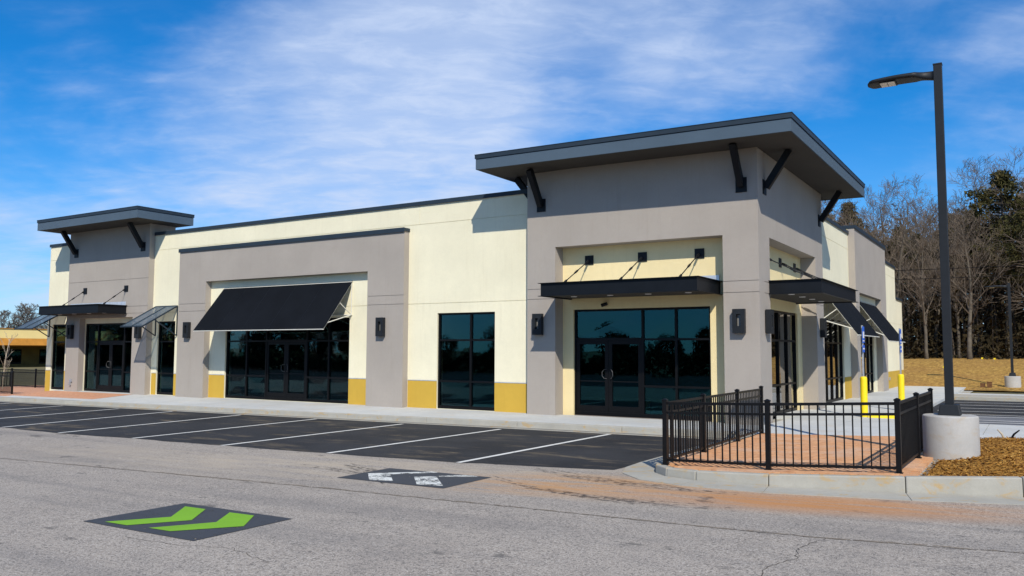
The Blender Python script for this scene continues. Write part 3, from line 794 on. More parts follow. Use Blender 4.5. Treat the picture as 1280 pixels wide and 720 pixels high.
storefront(MW, -15.71, -13.57, 2.94, (-14.49,))
storefront(RF, -11.04, -7.06, 2.95, (-8.97, -8.02), doors=((-11.0, -8.99),))
storefront(RS, 22.3, 26.2, 2.95, (23.3, 24.2, 25.2))
storefront(MS, 29.5, 33.1, 2.95, (30.4, 31.3, 32.2))
storefront(MS, 36.0, 40.0, 2.95, (37, 38, 39))

# wall lights
def sconce(P, u, z=2.53):
    mb = MB(); w, h, d = .15, .30, .15
    lbox(mb, P, u-w, u-.055, .02, d, z-h, z+h); lbox(mb, P, u+.055, u+w, .02, d, z-h, z+h)
    lbox(mb, P, u-.055, u+.055, .02, d, z-h, z-.13); lbox(mb, P, u-.055, u+.055, .02, d, z+.17, z+h)
    lbox(mb, P, u-w+.02, u+w-.02, 0, .02, z-h+.02, z+h-.02)
    o = mb.build('wall_light', 'lamppole', BLD)
    mb = MB(); lbox(mb, P, u-.05, u+.05, .03, .06, z-.12, z+.16); mb.build('lens', 'slit', o)
for u in (-35.3, -30.5, -27.44, -17.74, -11.9, -6.15): sconce(BF, u)
for u in (21.03, 27.3): sconce(TS, u)

# flat channel canopies hung on rods
def canopy(P, u0, u1, out, plates, back=0.0, wallout=0.0, zp=4.33, z0=3.24, z1=3.57, rodout=.85):
    mb = MB()
    lbox(mb, P, u0, u1, out-.02, out, z0, z1); lbox(mb, P, u0, u0+.02, back, out-.02, z0, z1); lbox(mb, P, u1-.02, u1, back, out-.02, z0, z1)
    for z in (z0-.012, z1): # flanges
        lbox(mb, P, u0-.06, u1+.06, out, out+.06, z, z+.014)
        lbox(mb, P, u0-.06, u0, back, out, z, z+.014); lbox(mb, P, u1, u1+.06, back, out, z, z+.014)
    o = mb.build('canopy', 'black', BLD)
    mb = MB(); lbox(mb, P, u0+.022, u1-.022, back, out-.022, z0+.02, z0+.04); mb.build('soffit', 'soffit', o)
    mb = MB(); lbox(mb, P, u0+.022, u1-.022, back, out-.022, z1-.05, z1-.02); mb.build('deck', 'silver', o)
    mb = MB(); lbox(mb, P, u0+.3, u1-.02, back+.004, back+.03, z1+.014, z1+.17); mb.build('flashing', 'silver', o)
    n = 4 if u1-u0 > 3.5 else 2
    for i in range(n):
        uu = u0+(u1-u0)*(i+.5)/n; c = P(uu, (back+out)/2, z0+.012)
        mb = MB(); mb.lathe([(.075, -.004), (.085, 0), (.085, .012)], 14, c); mb.build('downlight', 'whitesign', o)
    for u in plates:
        mb = MB(); lbox(mb, P, u-.13, u+.13, wallout, wallout+.02, zp-.13, zp+.13); pl = mb.build('wall_plate', 'black', o)
        mb = MB(); a = Vector(P(u, wallout+.06, zp-.02)); b = Vector(P(u, out-.25, z1+.02))
        mb.tube([a, b], .014, 8); mb.tube([a+(b-a)*.42, a+(b-a)*.47, a+(b-a)*.55, a+(b-a)*.60], [.014, .028, .028, .014], 8); mb.tube([a, a+(b-a)*.10], .03, 8); mb.tube([b, b+(a-b)*.10], .03, 8)
        mb.build('rod', 'black', o)
# corner tower, front and side: wall line is the recess
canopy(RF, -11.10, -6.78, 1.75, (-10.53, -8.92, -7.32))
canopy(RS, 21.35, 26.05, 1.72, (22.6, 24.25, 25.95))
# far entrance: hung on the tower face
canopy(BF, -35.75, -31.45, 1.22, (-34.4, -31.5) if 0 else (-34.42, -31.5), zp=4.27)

# sloped canvas awnings
def awning(P, u0, u1, zt, zb, out, n=5, zbr=2.96, joints=True):
    fab = MB(); th = .018
    dirv = Vector((0, out, zb-zt)).normalized(); nrm = Vector((0, -dirv.z, dirv.y))
    for i in range(n):
        a, b = u0+(u1-u0)*i/n, u0+(u1-u0)*(i+1)/n; g = .003 if 0 < i else 0; g2 = .003 if i < n-1 else 0
        a += g; b -= g2
        top = [P(a, .02, zt), P(b, .02, zt)]; bot = [P(a, out, zb), P(b, out, zb)]
        t2 = [P(a, .02, zt-th*1.2), P(b, .02, zt-th*1.2)]; b2 = [P(a, out, zb-th*1.2), P(b, out, zb-th*1.2)]
        m = MB(); m.hexa([b2[0], b2[1], t2[1], t2[0], bot[0], bot[1], top[1], top[0]])
        fab.v += []; 
        yield_panel.append(m)
    fr = MB()
    lo = P(u0, out, zb)
    us = [u0+.02, u1-.02]+[u0+(u1-u0)*i/n for i in range(1, n)]
    at = lambda u, t, s=-.035: P(u, .02+(out-.02)*t, zt+(zb-zt)*t+s)
    for u in us:
        fr.tube([at(u, 0.0), at(u, 1.0)], .016, 6)
        fr.tube([P(u, .03, zbr), at(u, .44)], .016, 6)
        fr.tube([P(u, .03, zbr), at(u, .86)], .018, 6)
        fr.tube([P(u, .03, zbr), P(u, .03, zt-.04)], .018, 6)
    fr.tube([P(u0, .03, zbr), P(u1, .03, zbr)], .018, 6); fr.tube([at(u0, .99), at(u1, .99)], .02, 6); fr.tube([P(u0, .03, zt-.03), P(u1, .03, zt-.03)], .018, 6)
    o = fr.build('awning_frame', 'white_tube', BLD)
    seam = MB()
    for m in yield_panel: m.build('canvas_panel', 'canvas', o)
    for i in range(1, n):
        u = u0+(u1-u0)*i/n
        seam.bar(at(u, .0, -.006), at(u, 1.0, -.006), .012, .01)
    seam.build('seam', 'black', o)
    yield_panel.clear()
yield_panel = []
awning(MW, -25.72, -19.26, 4.09, 2.47, 1.34)
awning(MS, 29.2, 33.6, 3.95, 2.36, 1.17, 4, 2.86)
awning(MS, 35.9, 40.6, 3.88, 2.24, 1.20, 4, 2.86)

# small perforated metal awnings over the narrow windows
def slat_awning(P, u0, u1, zt=3.49, zb=2.64, out=1.54):
    fr = MB(); at = lambda u, t: P(u, .03+(out-.03)*t, zt+(zb-zt)*t)
    for u in (u0, (u0+u1)/2, u1): fr.bar(at(u, 0), at(u, 1), .04, .05)
    fr.bar(at(u0, 0), at(u1, 0), .04, .05); fr.bar(at(u0, .98), at(u1, .98), .04, .05)
    for u in (u0, u1):
        fr.bar(P(u, .03, 2.33), at(u, .66), .035, .035); fr.bar(P(u, .025, 2.33), P(u, .025, zt), .035, .035)
    o = fr.build('metal_awning', 'cap', BLD)
    n = 3
    for i in range(2):
        a, b = u0+(u1-u0)*i/2+.025, u0+(u1-u0)*(i+1)/2-.025
        mb = MB(); mb.hexa([at(a, .97), at(b, .97), at(b, .02), at(a, .02)]+[(p[0], p[1], p[2]+.008) for p in (at(a, .97), at(b, .97), at(b, .02), at(a, .02))]); mb.build('perforated_panel', 'perf', o)
slat_awning(MW, -29.81, -28.46); slat_awning(MW, -37.50, -36.10)

# small fittings on the walls
mb = MB(); c = Vector(RF(-10.0, .03, 3.09)); mb.tube([c, c+Vector((0, -.06, -.02))], .03, 8); mb.tube([c+Vector((-.10, -.1, -.05)), c+Vector((.06, -.06, .0))], .05, 10); mb.build('security_camera', 'black', BLD)
mb = MB(); lbox(mb, BF, -35.28, -35.12, 0, .05, .38, .50); lbox(mb, BF, -35.24, -35.19, 0, .09, .24, .38); mb.build('wall_outlet', 'galv', BLD)
mb = MB(); mb.box(-37.82, -37.7, 20.75, 20.95, .34, .52); mb.build('outlet_box', 'galv', BLD)

# stored goods inside behind the glass
random.seed(31)
for k in range(2):
    o = thing('box_stack', ['pale flat boxes stacked behind the glass doors under the big black awning', 'second pile of pale flat boxes behind the double doors under the big awning'][k], 'boxes', (-22.9+k*1.0, 22.5, 0))
    for r in range(6):
        for c in range(2): mb = MB(); x0 = -23.3+k*1.03+c*.42; mb.box(x0, x0+.40, 22.4, 22.9, .0+r*.28+.002, .0+r*.28+.255); mb.build('box', 'galv', o)
def bucket(x, y, mat, label):
    t = thing('bucket', label, 'bucket', (x, y, -.004)); mb = MB(); mb.lathe([(.12, 0), (.15, .34), (.155, .36), (.13, .36)], 16, (x, y, -.004)); mb.build('body', mat, t)
    mb = MB(); mb.tube([(x-.15, y, .34), (x-.13, y, .42), (x, y, .47), (x+.13, y, .42), (x+.15, y, .34)], .006, 5); mb.build('handle', 'galv', t)
bucket(-9.6, 22.6, 'yellowpaint', 'yellow bucket on the floor inside the corner tower doors')
bucket(-10.6, 22.4, 'galv', 'grey bucket on the floor inside the corner tower doors')

# ------------------------------------------------------------------ black picket fences
PK = MB(); PK.box(-.0095, .0095, -.0095, .0095, .05, .93); PKM = PK.mesh('picket', 'fence')
PO = MB(); PO.box(-.034, .034, -.034, .034, 0, .99); PO.box(-.042, .042, -.042, .042, .985, 1.0)
PO.hexa([(-.042, -.042, 1.0), (.042, -.042, 1.0), (.042, .042, 1.0), (-.042, .042, 1.0), (-.012, -.012, 1.02), (.012, -.012, 1.02), (.012, .012, 1.02), (-.012, .012, 1.02)])
PO.box(-.05, .05, -.05, .05, 0, .012); POM = PO.mesh('post', 'fence')
def fence(label, runs, zf, pitch=.116):
    a0 = runs[0][0]; t = thing('metal_fence', label, 'fence', (a0[0], a0[1], zf(a0[0]))); done = set()
    for run in runs:
        for p in run:
            if p not in done: done.add(p); link('post', POM, t, (p[0], p[1], zf(p[0])))
        for a, b in zip(run, run[1:]):
            A = Vector((a[0], a[1], zf(a[0]))); B = Vector((b[0], b[1], zf(b[0]))); Ln = (B-A).length
            for h, hh in ((.945, .040), (.80, .036), (.075, .036)):
                mb = MB(); d = (B-A).normalized()*.034; mb.bar(A+d+Vector((0, 0, h)), B-d+Vector((0, 0, h)), .030, hh); mb.build('rail', 'fence', t)
            n = max(2, round(Ln/pitch)); ang = math.atan2(B.y-A.y, B.x-A.x)
            for i in range(1, n):
                p = A+(B-A)*(i/n); link('picket', PKM, t, tuple(p)).rotation_euler = (0, 0, ang)
    return t
fence('black metal picket fence on three sides of the red brick patio', [
    [(-4.92, 12.36), (-4.96, 14.25), (-5.0, 16.35), (-5.04, 18.2)],
    [(-4.92, 12.36), (-3.32, 12.30), (-1.62, 12.52)],
    [(-1.62, 12.52), (-1.60, 14.5), (-1.58, 16.4)]], isl)
fence('black metal picket fence beside the far cream end of the building', [
    [(-47.4, 19.9), (-45.6, 19.9), (-43.8, 19.9), (-42.0, 19.9), (-40.2, 19.9), (-38.9, 19.9)],
    [(-38.9, 19.9), (-40.0, 21.5)] if 0 else [(-47.4, 19.9), (-47.4, 22), (-47.4, 24.2)],
    [(-47.4, 24.2), (-45.0, 24.2), (-42.6, 24.2), (-40.2, 24.2), (-37.95, 24.2)]], lambda x: ctop(x)+.01, .085)

# ------------------------------------------------------------------ lamp posts
def lamp(name, label, x, y, z, h, base_h, base_r, head=True):
    t = thing(name, label, 'street lamp', (x, y, z))
    mb = MB(); mb.lathe([(base_r, -.25), (base_r, base_h-.025), (base_r-.006, base_h-.010), (base_r-.022, base_h)], 48, (x, y, z)); b = mb.build('concrete_base', 'base', t)
    for p in b.data.polygons: p.use_smooth = len(p.vertices) == 4
    m = b.modifiers.new('es', 'EDGE_SPLIT'); m.split_angle = R(40)
    zb = z+base_h; s = .16; mb = MB()
    mb.hexa([(x-s, y-s, zb), (x+s, y-s, zb), (x+s, y+s, zb), (x-s, y+s, zb), (x-s+.03, y-s+.03, zb+.17), (x+s-.03, y-s+.03, zb+.17), (x+s-.03, y+s-.03, zb+.17), (x-s+.03, y+s-.03, zb+.17)]); mb.build('base_cover', 'lamppole', t, bevel=.012)
    q = .062; mb = MB(); mb.box(x-q, x+q, y-q, y+q, zb+.02, z+h); mb.build('pole', 'lamppole', t, bevel=.006)
    mb = MB(); mb.box(x-q-.005, x+q+.005, y-q-.005, y+q+.005, z+h, z+h+.02); mb.build('pole_cap', 'lamppole', t)
    if not head: return
    # cobra head towards -x
    zt = z+h-.16; prof = []
    N = 22; mb = MB(); rows = []
    for i in range(N+1):
        u = i/N; xx = x-q-u*1.0
        if u < .26: k = u/.26; w = .05+.135*k*k*k; th = .13-.045*k; zc = zt-.02+.035*k
        else:
            k = (u-.26)/.74; w = .185+.02*math.sin(min(1, k*1.5)*math.pi/2); th = .085-.02*k; zc = zt+.015+.012*math.sin(k*math.pi)-.02*k
            if k > .86: e = (k-.86)/.14; w *= math.sqrt(max(.02, 1-e*e*.93)); th *= 1-.4*e
        ring = []
        for ang in range(12):
            a = 2*math.pi*ang/12; cy_, sy_ = math.cos(a), math.sin(a)
            ring.append((xx, y+w*math.copysign(abs(cy_)**.6, cy_), zc+(th*.75*max(0, sy_)**.8 if sy_ > 0 else -th*.45*abs(sy_)**.35)))
        rows.append(len(mb.v)); mb.v += ring
    for i in range(N):
        for j in range(12): a, b_ = rows[i], rows[i+1]; mb.f.append((a+j, a+(j+1) % 12, b_+(j+1) % 12, b_+j)); mb.m.append(0)
    mb.f.append(tuple(rows[0]+j for j in range(12))); mb.m.append(0); mb.f.append(tuple(rows[-1]+j for j in range(12))[::-1]); mb.m.append(0)
    hd = mb.build('lamp_head', 'lamppole', t, smooth=True)
    for i in range(2):
        for j in range(2):
            mb = MB(); x0 = x-q-.80+i*.115; y0 = y-.125+j*.13; mb.box(x0, x0+.105, y0, y0+.118, zt-.036, zt-.026); mb.build('led_panel', 'lens', hd)
    mb = MB(); mb.box(x-q-.82, x-q-.56, y-.15, y+.15, zt-.030, zt-.024); mb.build('led_tray', 'bronze', hd)
lamp('street_lamp', 'tall dark lamp post on a round concrete base beside the patio fence', -1.17, 14.95, isl(-1.17)-.02, 6.33, .66, .40)
lamp('street_lamp', 'distant dark lamp post on a small concrete base at the straw bank', -.98, 49.0, bankz(-.98, 49.0)-.05, 5.3, .62, .36)

# bollard signs and wheel stop
def bollard(label, x, y, z):
    t = thing('parking_sign', label, 'sign', (x, y, z))
    mb = MB(); mb.lathe([(.092, 0), (.092, 1.03), (.088, 1.07), (.07, 1.095), (.03, 1.10)], 24, (x, y, z)); b = mb.build('bollard', 'yellowpaint', t)
    mb = MB(); mb.box(x-.02, x+.02, y-.035, y+.035, z+1.08, z+2.5); mb.build('sign_post', 'galv', t)
    mb = MB(); mb.box(x+.022, x+.03, y-.15, y+.15, z+2.02, z+2.47); sp = mb.build('sign_plate', 'bluesign', t)
    mb = MB(); mb.box(x+.0302, x+.0335, y-.10, y+.10, z+2.15, z+2.33); mb.box(x+.0302, x+.0335, y-.13, y+.13, z+2.06, z+2.09); mb.build('sign_legend', 'whitesign', sp)
    mb = MB(); mb.box(x+.022, x+.03, y-.15, y+.15, z+1.76, z+1.96); sp = mb.build('sign_plate', 'bluesign', t)
    mb = MB(); mb.box(x+.0302, x+.0335, y-.12, y+.12, z+1.84, z+1.88); mb.build('sign_legend', 'whitesign', sp)
bollard('blue parking sign on a yellow bollard beside the corner tower', -4.0, 24.55, .012)
bollard('blue parking sign on a yellow bollard farther along the side walk', -3.48, 27.9, .012)
mb = MB(); mb.hexa([(-3.88, 24.35, .012), (-2.3, 24.35, .012), (-2.3, 24.5, .012), (-3.88, 24.5, .012), (-3.85, 24.38, .12), (-2.33, 24.38, .12), (-2.33, 24.47, .12), (-3.85, 24.47, .12)])
tag(mb.build('wheel_stop', 'yellowpaint'), 'low yellow wheel stop on the concrete beside a yellow bollard', 'wheel stop')

# ------------------------------------------------------------------ mulch bed
random.seed(21)
def mulchz(x, y):
    e = min(max(0, (x+1.30)/.8), max(0, (y-(12.73+.29*(x+.18)))/1.2), max(0, (18.32-y)/.5)); e = min(1, e); e = e*e*(3-2*e)
    return isl(max(-4.5, min(4.4, x)))-.03+.075*e+.02*math.sin(x*5+y*3)*e+.025*math.sin(x*2.1-y*4.3)*e
mb = MB(); nx, ny = 36, 40; MX0, MX1 = -1.30, 4.4
for j in range(ny+1):
    for i in range(nx+1):
        x = MX0+(MX1-MX0)*i/nx; yb = 12.74+.29*(x+.18); y = yb+(18.32-yb)*j/ny
        mb.v.append((x, y, mulchz(x, y)))
for j in range(ny):
    for i in range(nx): a = j*(nx+1)+i; mb.f.append((a, a+1, a+nx+2, a+nx+1)); mb.m.append(0)
tag(mb.build('mulch_bed', 'mulch', smooth=True), kind='structure')
mb = MB()
for i in range(15000):
    x = random.uniform(-1.36, 2.2); yb = 12.76+.29*(x+.18); y = yb+(18.3-yb)*random.random()**1.25
    if (x+1.17)**2+(y-14.95)**2 < .40**2: continue
    z = mulchz(x, y)+random.uniform(.0, .022); a = random.uniform(0, math.pi); l = random.uniform(.02, .075); w = random.uniform(.003, .010); t = random.uniform(-.45, .45)
    d = Vector((math.cos(a)*math.cos(t), math.sin(a)*math.cos(t), math.sin(t)))*l/2; n = Vector((-math.sin(a), math.cos(a), random.uniform(-.5, .5)))*w
    c = Vector((x, y, z)); mb.quad(c-d-n, c+d-n, c+d+n, c-d+n)
tag(mb.build('mulch_chips', 'mulch'), 'brown shredded bark mulch covering the bed by the lamp base', 'mulch', kind='stuff')
for lx, ly, dx, lab in ((-.52, 18.0, -.10, 'tan broken stick poking out of the mulch'), (-.44, 17.95, .13, 'black stake poking out of the mulch')):
    mb = MB(); z = mulchz(lx, ly)-.05; mb.tube([(lx, ly, z), (lx+dx*.5, ly, z+.12), (lx+dx*1.2, ly, z+.20)], [.022, .02, .012], 6)
    tag(mb.build('stick', 'palebark' if dx < 0 else 'fence'), lab, 'stick')
# small things on the straw bank
for k, (x, y, hh) in enumerate(((-2.28, 48.5, .26), (-1.98, 48.5, .34))):
    mb = MB(); z = bankz(x, y)-.05; mb.box(x-.11, x+.11, y-.10, y+.10, z, z+hh); mb.box(x-.125, x+.125, y-.115, y+.115, z+hh, z+hh+.025)
    tag(mb.build('utility_box', 'crate'), ['shorter brown box standing at the foot of the straw bank', 'taller brown box standing at the foot of the straw bank'][k], 'box')
for x, y in ((-7.5, 52), (-4.6, 55), (-4.4, 58), (-2.9, 61), (-2.2, 60.6)):
    z = bankz(x, y); t = thing('marker_flag', 'small yellow marker flag stuck in the straw bank', 'flag', (x, y, z), 'marker flags on the straw bank')
    mb = MB(); mb.tube([(x, y, z-.05), (x, y, z+.23)], .004, 5); mb.build('wire', 'galv', t); mb = MB(); mb.box(x, x+.11, y-.003, y+.003, z+.14, z+.23); mb.build('flag', 'yellowpaint', t)

# ------------------------------------------------------------------ trees
def rvec(): 
    v = Vector((random.gauss(0, 1), random.gauss(0, 1), random.gauss(0, 1))); return v.normalized()
def grow(mb, p, d, length, r, level, maxl, out=None, upb=.25, nseg=4, kids=(7, 6, 5, 4), spread=.75, minr=.009):
    pts = [p.copy()]; rads = [r]; dirs = [d.copy()]
    for i in range(nseg):
        d = (d+rvec()*.16+Vector((0, 0, upb*.16))).normalized(); p = p+d*length/nseg
        pts.append(p.copy()); rads.append(max(minr, r*(1-.72*(i+1)/nseg))); dirs.append(d.copy())
    mb.tube(pts, rads, 6 if level == 0 else 4 if level == 1 else 3, 0, False)
    if level >= maxl: 
        if out is not None: out.append((pts[-1], dirs[-1]))
        return
    n = kids[level]
    for k in range(n):
        t = (.28 if level else .34)+(1-(.28 if level else .34))*(k+random.random())/n
        fi = t*nseg; i = min(nseg-1, int(fi)); q = pts[i].lerp(pts[i+1], fi-i); dd = dirs[i+1]
        side_ = dd.cross(rvec()).normalized(); nd = (dd*(1-spread*.55)+side_*spread+Vector((0, 0, upb*.5))).normalized()
        grow(mb, q, nd, length*random.uniform(.42, .62)*(1.15-.45*t), max(minr, rads[i]*random.uniform(.38, .55)), level+1, maxl, out, upb, max(2, nseg-1), kids, spread, minr)
def bare_tree(seed, h, r, label, group, kids=(16, 10, 7, 6), mat='twig', spread=.75, minr=.011, upb=.35):
    random.seed(seed); t = thing('bare_tree', label, 'tree', (0, 0, 0), group, absolute=False)
    trunk = MB(); pts = []; rads = []; p = Vector((0, 0, -.3)); d = Vector((random.uniform(-.05, .05), random.uniform(-.05, .05), 1)).normalized()
    N = 10; dirs = []
    for i in range(N+1):
        pts.append(p.copy()); rads.append(max(.02, r*(1-.9*i/N)*(1.25 if i == 0 else 1))); dirs.append(d.copy()); d = (d+rvec()*.07+Vector((0, 0, .06))).normalized(); p = p+d*h*.88/N
    trunk.tube(pts, rads, 8); trunk.build('trunk', 'bark' if mat == 'twig' else mat, t, smooth=True)
    cr = MB(); n = kids[0]
    for k in range(n):
        u = .22+.78*(k+random.random())/n; fi = min(N-.01, u*N); i = int(fi); q = pts[i].lerp(pts[i+1], fi-i)
        a = k*2.4+random.uniform(-.5, .5); out_ = Vector((math.cos(a), math.sin(a), 0)); nd = (out_*spread+Vector((0, 0, .55+.5*u))).normalized()
        grow(cr, q, nd, h*random.uniform(.24, .36)*(1.25-.75*u), rads[i]*random.uniform(.35, .5), 1, 3, None, upb, 5, kids, spread, minr)
    cr.build('crown', mat, t); return t
def leafquad(mb, c, s, w0=.4, w1=.9):
    a = rvec(); b = a.cross(rvec()).normalized(); a = a*s; b = b*s*random.uniform(w0, w1); mb.quad(c-a-b, c+a-b, c+a+b, c-a+b)
def pine_tree(seed, h, r, label, group, low=.45, n=30, wid=.19, per=52):
    random.seed(seed); t = thing('pine_tree', label, 'tree', (0, 0, 0), group, absolute=False)
    trunk = MB(); pts = [Vector((math.sin(i*.7+seed)*.12, math.cos(i*.9)*.12, -.3+h*i/10)) for i in range(11)]
    trunk.tube(pts, [max(.03, r*(1-.88*i/10)) for i in range(11)], 8); 
    cl = MB()
    for k in range(n):
        u = low+(1-low)*(k+random.random())/n; z = h*u; a = k*2.4+random.uniform(-.5, .5)
        prof = math.sin(min(1, (u-low)/(1-low)*.9+.22)*math.pi)**.6
        l = h*wid*prof*random.uniform(.6, 1.15); q = pts[min(9, int(u*10))].lerp(pts[min(10, int(u*10)+1)], u*10 % 1 if u < 1 else 0)
        d = Vector((math.cos(a), math.sin(a), random.uniform(-.05, .45))); e = q+d*l
        trunk.tube([q, q+d*l*.5+Vector((0, 0, -.1)), e], [.09*(1.2-u), .05, .02], 4, 0, False)
        for j in range(6):
            c = q+d*l*random.uniform(.35, 1.08)+rvec()*l*.22; rad = random.uniform(.45, .95)*h/16
            for _ in range(per):
                v = rvec()*rad*random.random()**.4; v.z *= .55; leafquad(cl, c+v, random.uniform(.05, .12)*h/16*1.2, .18, .5)
    trunk.build('trunk', 'bark', t, smooth=True); cl.build('crown', 'needles', t); return t
G1 = 'bare trees in the woods behind the straw bank'; LB = 'tall leafless tree in the woods behind the straw bank'
protos = [bare_tree(3, 16.5, .24, LB, G1), bare_tree(8, 15, .19, LB, G1, (18, 10, 7, 6)), bare_tree(15, 17, .26, LB, G1, (15, 11, 7, 6), spread=.85), bare_tree(23, 13.5, .15, LB, G1, (17, 10, 7, 5), spread=.6)]
random.seed(77)
spots = []
for row, (y, step) in enumerate(((66.5, 4.6), (71, 4.2), (76, 4.0), (82, 4.2), (89, 4.6), (96, 5))):
    x = -42+random.uniform(0, 3)
    while x < 26:
        spots.append((x+random.uniform(-1.2, 1.2), y+random.uniform(-1.8, 1.8))); x += step*random.uniform(.7, 1.3)
for i, (x, y) in enumerate(spots):
    p = protos[i % 4]; sc = random.uniform(.78, 1.02)*(.95+.14*(y-66)/30)
    if abs(x+1.5) < 3 and y < 70: sc *= .8
    if i < 4: p.location = (x, y, bankz(x, min(99, y))-.1); p.rotation_euler = (0, 0, random.uniform(0, 6)); p.scale = (sc, sc, sc)
    else: dup(p, (x, y, bankz(x, min(99, y))-.1), random.uniform(0, 6.3), sc)
GP = 'pines in the woods behind the straw bank'
pp = pine_tree(5, 17.5, .28, 'tall dark pine with a broad crown in the woods behind the straw bank', GP, .52, 32, .24)
pp.location = (-1.6, 73, 1.0); pp.scale = (.9, .9, .84)
for x, y, s, rz in ((1.0, 79, .88, 1), (-5.6, 84, .74, 2), (4, 72, .95, 3), (9, 78, 1, 4.4), (-3.9, 77, .70, 5), (-8.2, 79, .62, .4), (-10.5, 86, .72, 2.9), (-.4, 69.5, .62, 1.9), (-6.4, 90, .8, 3.7), (1.6, 87, 1.0, .2)): dup(pp, (x, y, 1.2), rz, s)
p2 = pine_tree(6, 15.5, .25, 'dark pine rising behind the grey parapet of the side wall', None, .4, 34, .22)
p2.location = (-13.9, 80, 1.0); p2.scale = (.95, .95, .93)
for x, y, s, rz, lab in ((-16.6, 84, .9, 1.7, 'dark pine behind the slate roof edge of the corner tower'), (-22, 85, .9, 3, 'dark pine hidden behind the corner tower roof')): dup(p2, (x, y, 1.2), rz, s, lab)
# dense dark undergrowth between the trunks
random.seed(55); mb = MB()
for i in range(90000):
    x = random.uniform(-46, 30); y = 66+random.random()**.8*38; hmax = 3.0+(y-66)*.34+1.6*math.sin(x*.9)+1.3*math.sin(x*2.3+y)
    z = bankz(x, min(99, y))+max(0, hmax)*random.random()**1.1; leafquad(mb, Vector((x, y, z)), random.uniform(.08, .26), .10, .45)
tag(mb.build('undergrowth', 'brush'), 'dense brown and olive undergrowth among the tree trunks', 'undergrowth', kind='stuff')
# wood beyond, closing the view between the trunks
mb = MB()
for i in range(60000):
    x = random.uniform(-75, 60); y = random.uniform(106, 122); z = 1.2+random.random()**1.0*(13+1.6*math.sin(x*.35)+1.2*math.sin(x*.9)); leafquad(mb, Vector((x, y, z)), random.uniform(.16, .48), .12, .5)
for i in range(2600):
    x = random.uniform(-60, 45); y = random.uniform(70, 112); h = random.uniform(4, 13); w = random.uniform(.02, .06); z = bankz(x, min(99, y))
    tx, ty = random.uniform(-.08, .08)*h, random.uniform(-.08, .08)*h
    mb.quad((x-w, y, z), (x+w, y, z), (x+w*.4+tx, y+ty, z+h), (x-w*.4+tx, y+ty, z+h), 1); mb.quad((x, y-w, z), (x, y+w, z), (x+tx, y+ty+w*.4, z+h), (x+tx, y+ty-w*.4, z+h), 1)
tag(mb.build('far_wood', ['brush', 'twig']), 'dark far wood filling the view behind the trunks', 'wood', kind='stuff')

# young tree reaching in from beyond the side lot
yt = bare_tree(41, 7.4, .085, 'young leafless tree with long drooping branches beside the side lot', None, (15, 6, 5, 3), 'palebark', .95, .008, .18)
yt.location = (2.9, 42.0, -.05)
sp = bare_tree(62, 3.3, .03, 'thin leafless sapling behind the far picket fence', None, (8, 3, 3, 2), 'palebark', .4, .005, .5); sp.location = (-45.1, 22.6, gz(-45)+.15)

# utility poles with wires behind the bank
for k, (x, y, lab) in enumerate(((-30, 62.6, 'wooden utility pole standing behind the shop building'), (24, 63.4, 'wooden utility pole at the far end of the straw bank'))):
    t = thing('utility_pole', lab, 'pole', (x, y, 1)); mb = MB(); mb.tube([(x, y, .6), (x, y, 9)], [.16, .11], 10); mb.build('pole', 'bark', t); mb = MB(); mb.box(x-.08, x+.08, y-1.1, y+1.1, 7.6, 7.75); mb.build('crossarm', 'bark', t)
for k, (yo, zz_) in enumerate(((-.9, 7.78), (.9, 7.3))):
    pts = []
    for i in range(33):
        u = i/32; pts.append((-30+54*u, 62.6+.8*u+yo, zz_-.9*4*u*(1-u)*.5))
    mb = MB(); mb.tube(pts, .022, 5)
    tag(mb.build('power_line', 'fence'), ['upper black power line strung in front of the woods', 'lower black power line strung in front of the woods'][k], 'wire')

# ------------------------------------------------------------------ neighbouring building on the far side
def strip_mall(label, x, y0, y1, h, s=1):
    t = thing('neighbour_building', label, 'building', (x, (y0+y1)/2, -.5))
    mb = MB(); mb.box(x-14, x, y0, y1, -.6, h-2.2); mb.build('wall', 'ndark', t)
    mb = MB(); mb.box(x-13.9, x+3.9, y0, y1, h-1.15, h); mb.build('parapet', 'ncream', t)
    mb = MB(); mb.box(x-14.0, x+4.0, y0-.1, y1+.1, h, h+.08); mb.build('parapet_cap', 'nbrown', t)
    mb = MB(); mb.hexa([(x, y0, h-2.2), (x+4.5, y0, h-2.0), (x+4.5, y1, h-2.0), (x, y1, h-2.2), (x, y0, h-1.16), (x+3.92, y0, h-1.16), (x+3.92, y1, h-1.16), (x, y1, h-1.16)]); mb.build('canopy', 'nbrown', t)
    yy = y0+1
    while yy < y1: 
        mb = MB(); mb.box(x+3.7, x+4.0, yy, yy+.3, -.6, h-2.05); mb.build('column', 'ncream', t); yy += 30
    yy = y0+2
    while yy < y1-3:
        mb = MB(); mb.box(x, x+.06, yy, yy+3.2, -.1, h-2.5); w = mb.build('window', 'bronze', t); mb = MB(); mb.box(x+.06, x+.07, yy+.1, yy+3.1, .1, h-2.6); mb.build('pane', 'glass', w); yy += 5.5
strip_mall('low cream building with a brown canopy beyond the far picket fence', -110, 30, 90, 4.25)
strip_mall('low cream building with a brown canopy mirrored in the far entrance doors', -120, -48, 8, 4.6)
protoN = bare_tree(91, 11, .2, 'leafless tree rising behind the low cream building', 'bare trees behind the low cream building', (16, 9, 7, 4), 'greybark', .9, .03)
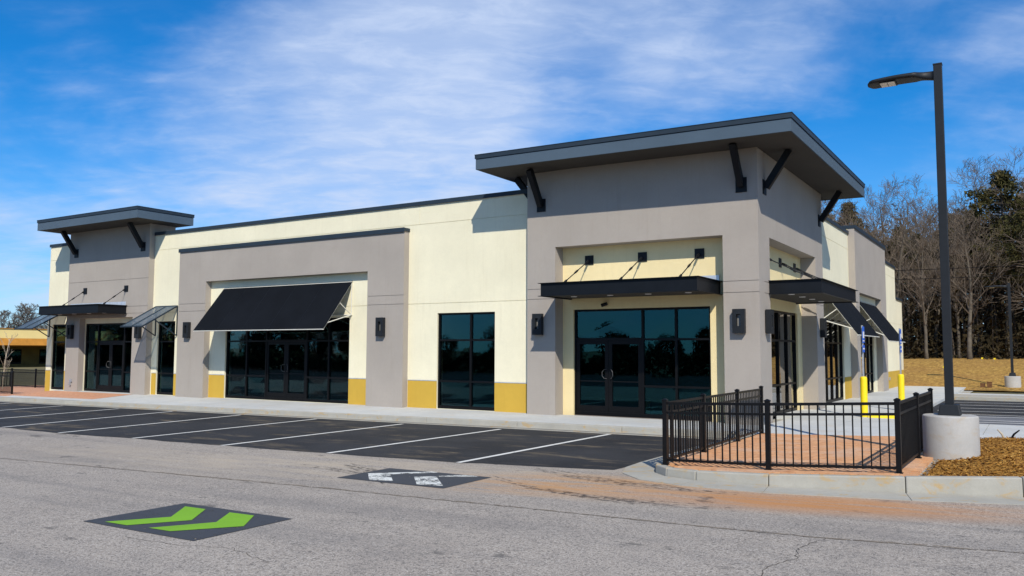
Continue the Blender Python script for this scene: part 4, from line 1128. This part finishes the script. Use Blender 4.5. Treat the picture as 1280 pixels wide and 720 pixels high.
protoN.location = (-143, 75.5, -.5); protoN.scale = (.88, .88, .88) 
for x, y, s, rz in ((-147, 72.5, .8, 2), (-140, 78.5, .86, 4), (-149, 70, .75, 1), (-147, 77, .95, 5), (-143, 73, .8, .6), (-141, 76.5, .75, 3.2)): dup(protoN, (x, y, -.5), rz, s)

# ------------------------------------------------------------------ trees across the street, seen as reflections in the glass
def round_tree(seed, h, label, group):
    random.seed(seed); t = thing('leafy_tree', label, 'tree', (0, 0, 0), group, absolute=False)
    mb = MB(); mb.tube([(0, 0, -.2), (0, .1, h*.3), (.1, 0, h*.6)], [.22, .16, .08], 7)
    for k in range(6):
        a = k*1.05; mb.tube([(0, .05, h*.3), (math.cos(a)*h*.18, math.sin(a)*h*.18, h*.6)], [.09, .03], 5)
    mb.build('trunk', 'bark', t); cl = MB()
    for k in range(40):
        c = rvec()*h*.30; c.z = c.z*.95+h*.60
        for _ in range(50): leafquad(cl, c+rvec()*h*.12*random.random()**.4, random.uniform(.05, .12))
    cl.build('crown', 'darkleaf', t); return t
GR = 'evergreen trees across the street mirrored in the windows'
rtree = round_tree(3, 4.0, 'dark round evergreen tree across the street mirrored in the windows', GR)
random.seed(8); first = True; x = 12
while x > -165:
    s = random.uniform(.62, 1.22)*(1 if x > -58 else random.uniform(1.4, 2.3)); y = -31+random.uniform(-3, 4)
    if first: rtree.location = (x, y, -.1); first = False
    else: dup(rtree, (x, y, gz(x)-.05), random.uniform(0, 6), s)
    x -= random.uniform(1.6, 3.8)*(1 if x > -58 else 1.5)
mb = MB(); random.seed(14)
for i in range(36000):
    x = random.uniform(-170, 25); y = random.uniform(-28, -25.2); z = gz(x)+random.random()**.8*(1.75+.35*math.sin(x*.4)+.3*math.sin(x*1.3)+.2*math.sin(x*3.1)); leafquad(mb, Vector((x, y, z)), random.uniform(.08, .2))
tag(mb.build('hedge', 'darkleaf'), 'dark hedge across the street mirrored in the windows', 'hedge', kind='stuff')
for o in bpy.data.objects:
    if '_abs' in o: del o['_abs']
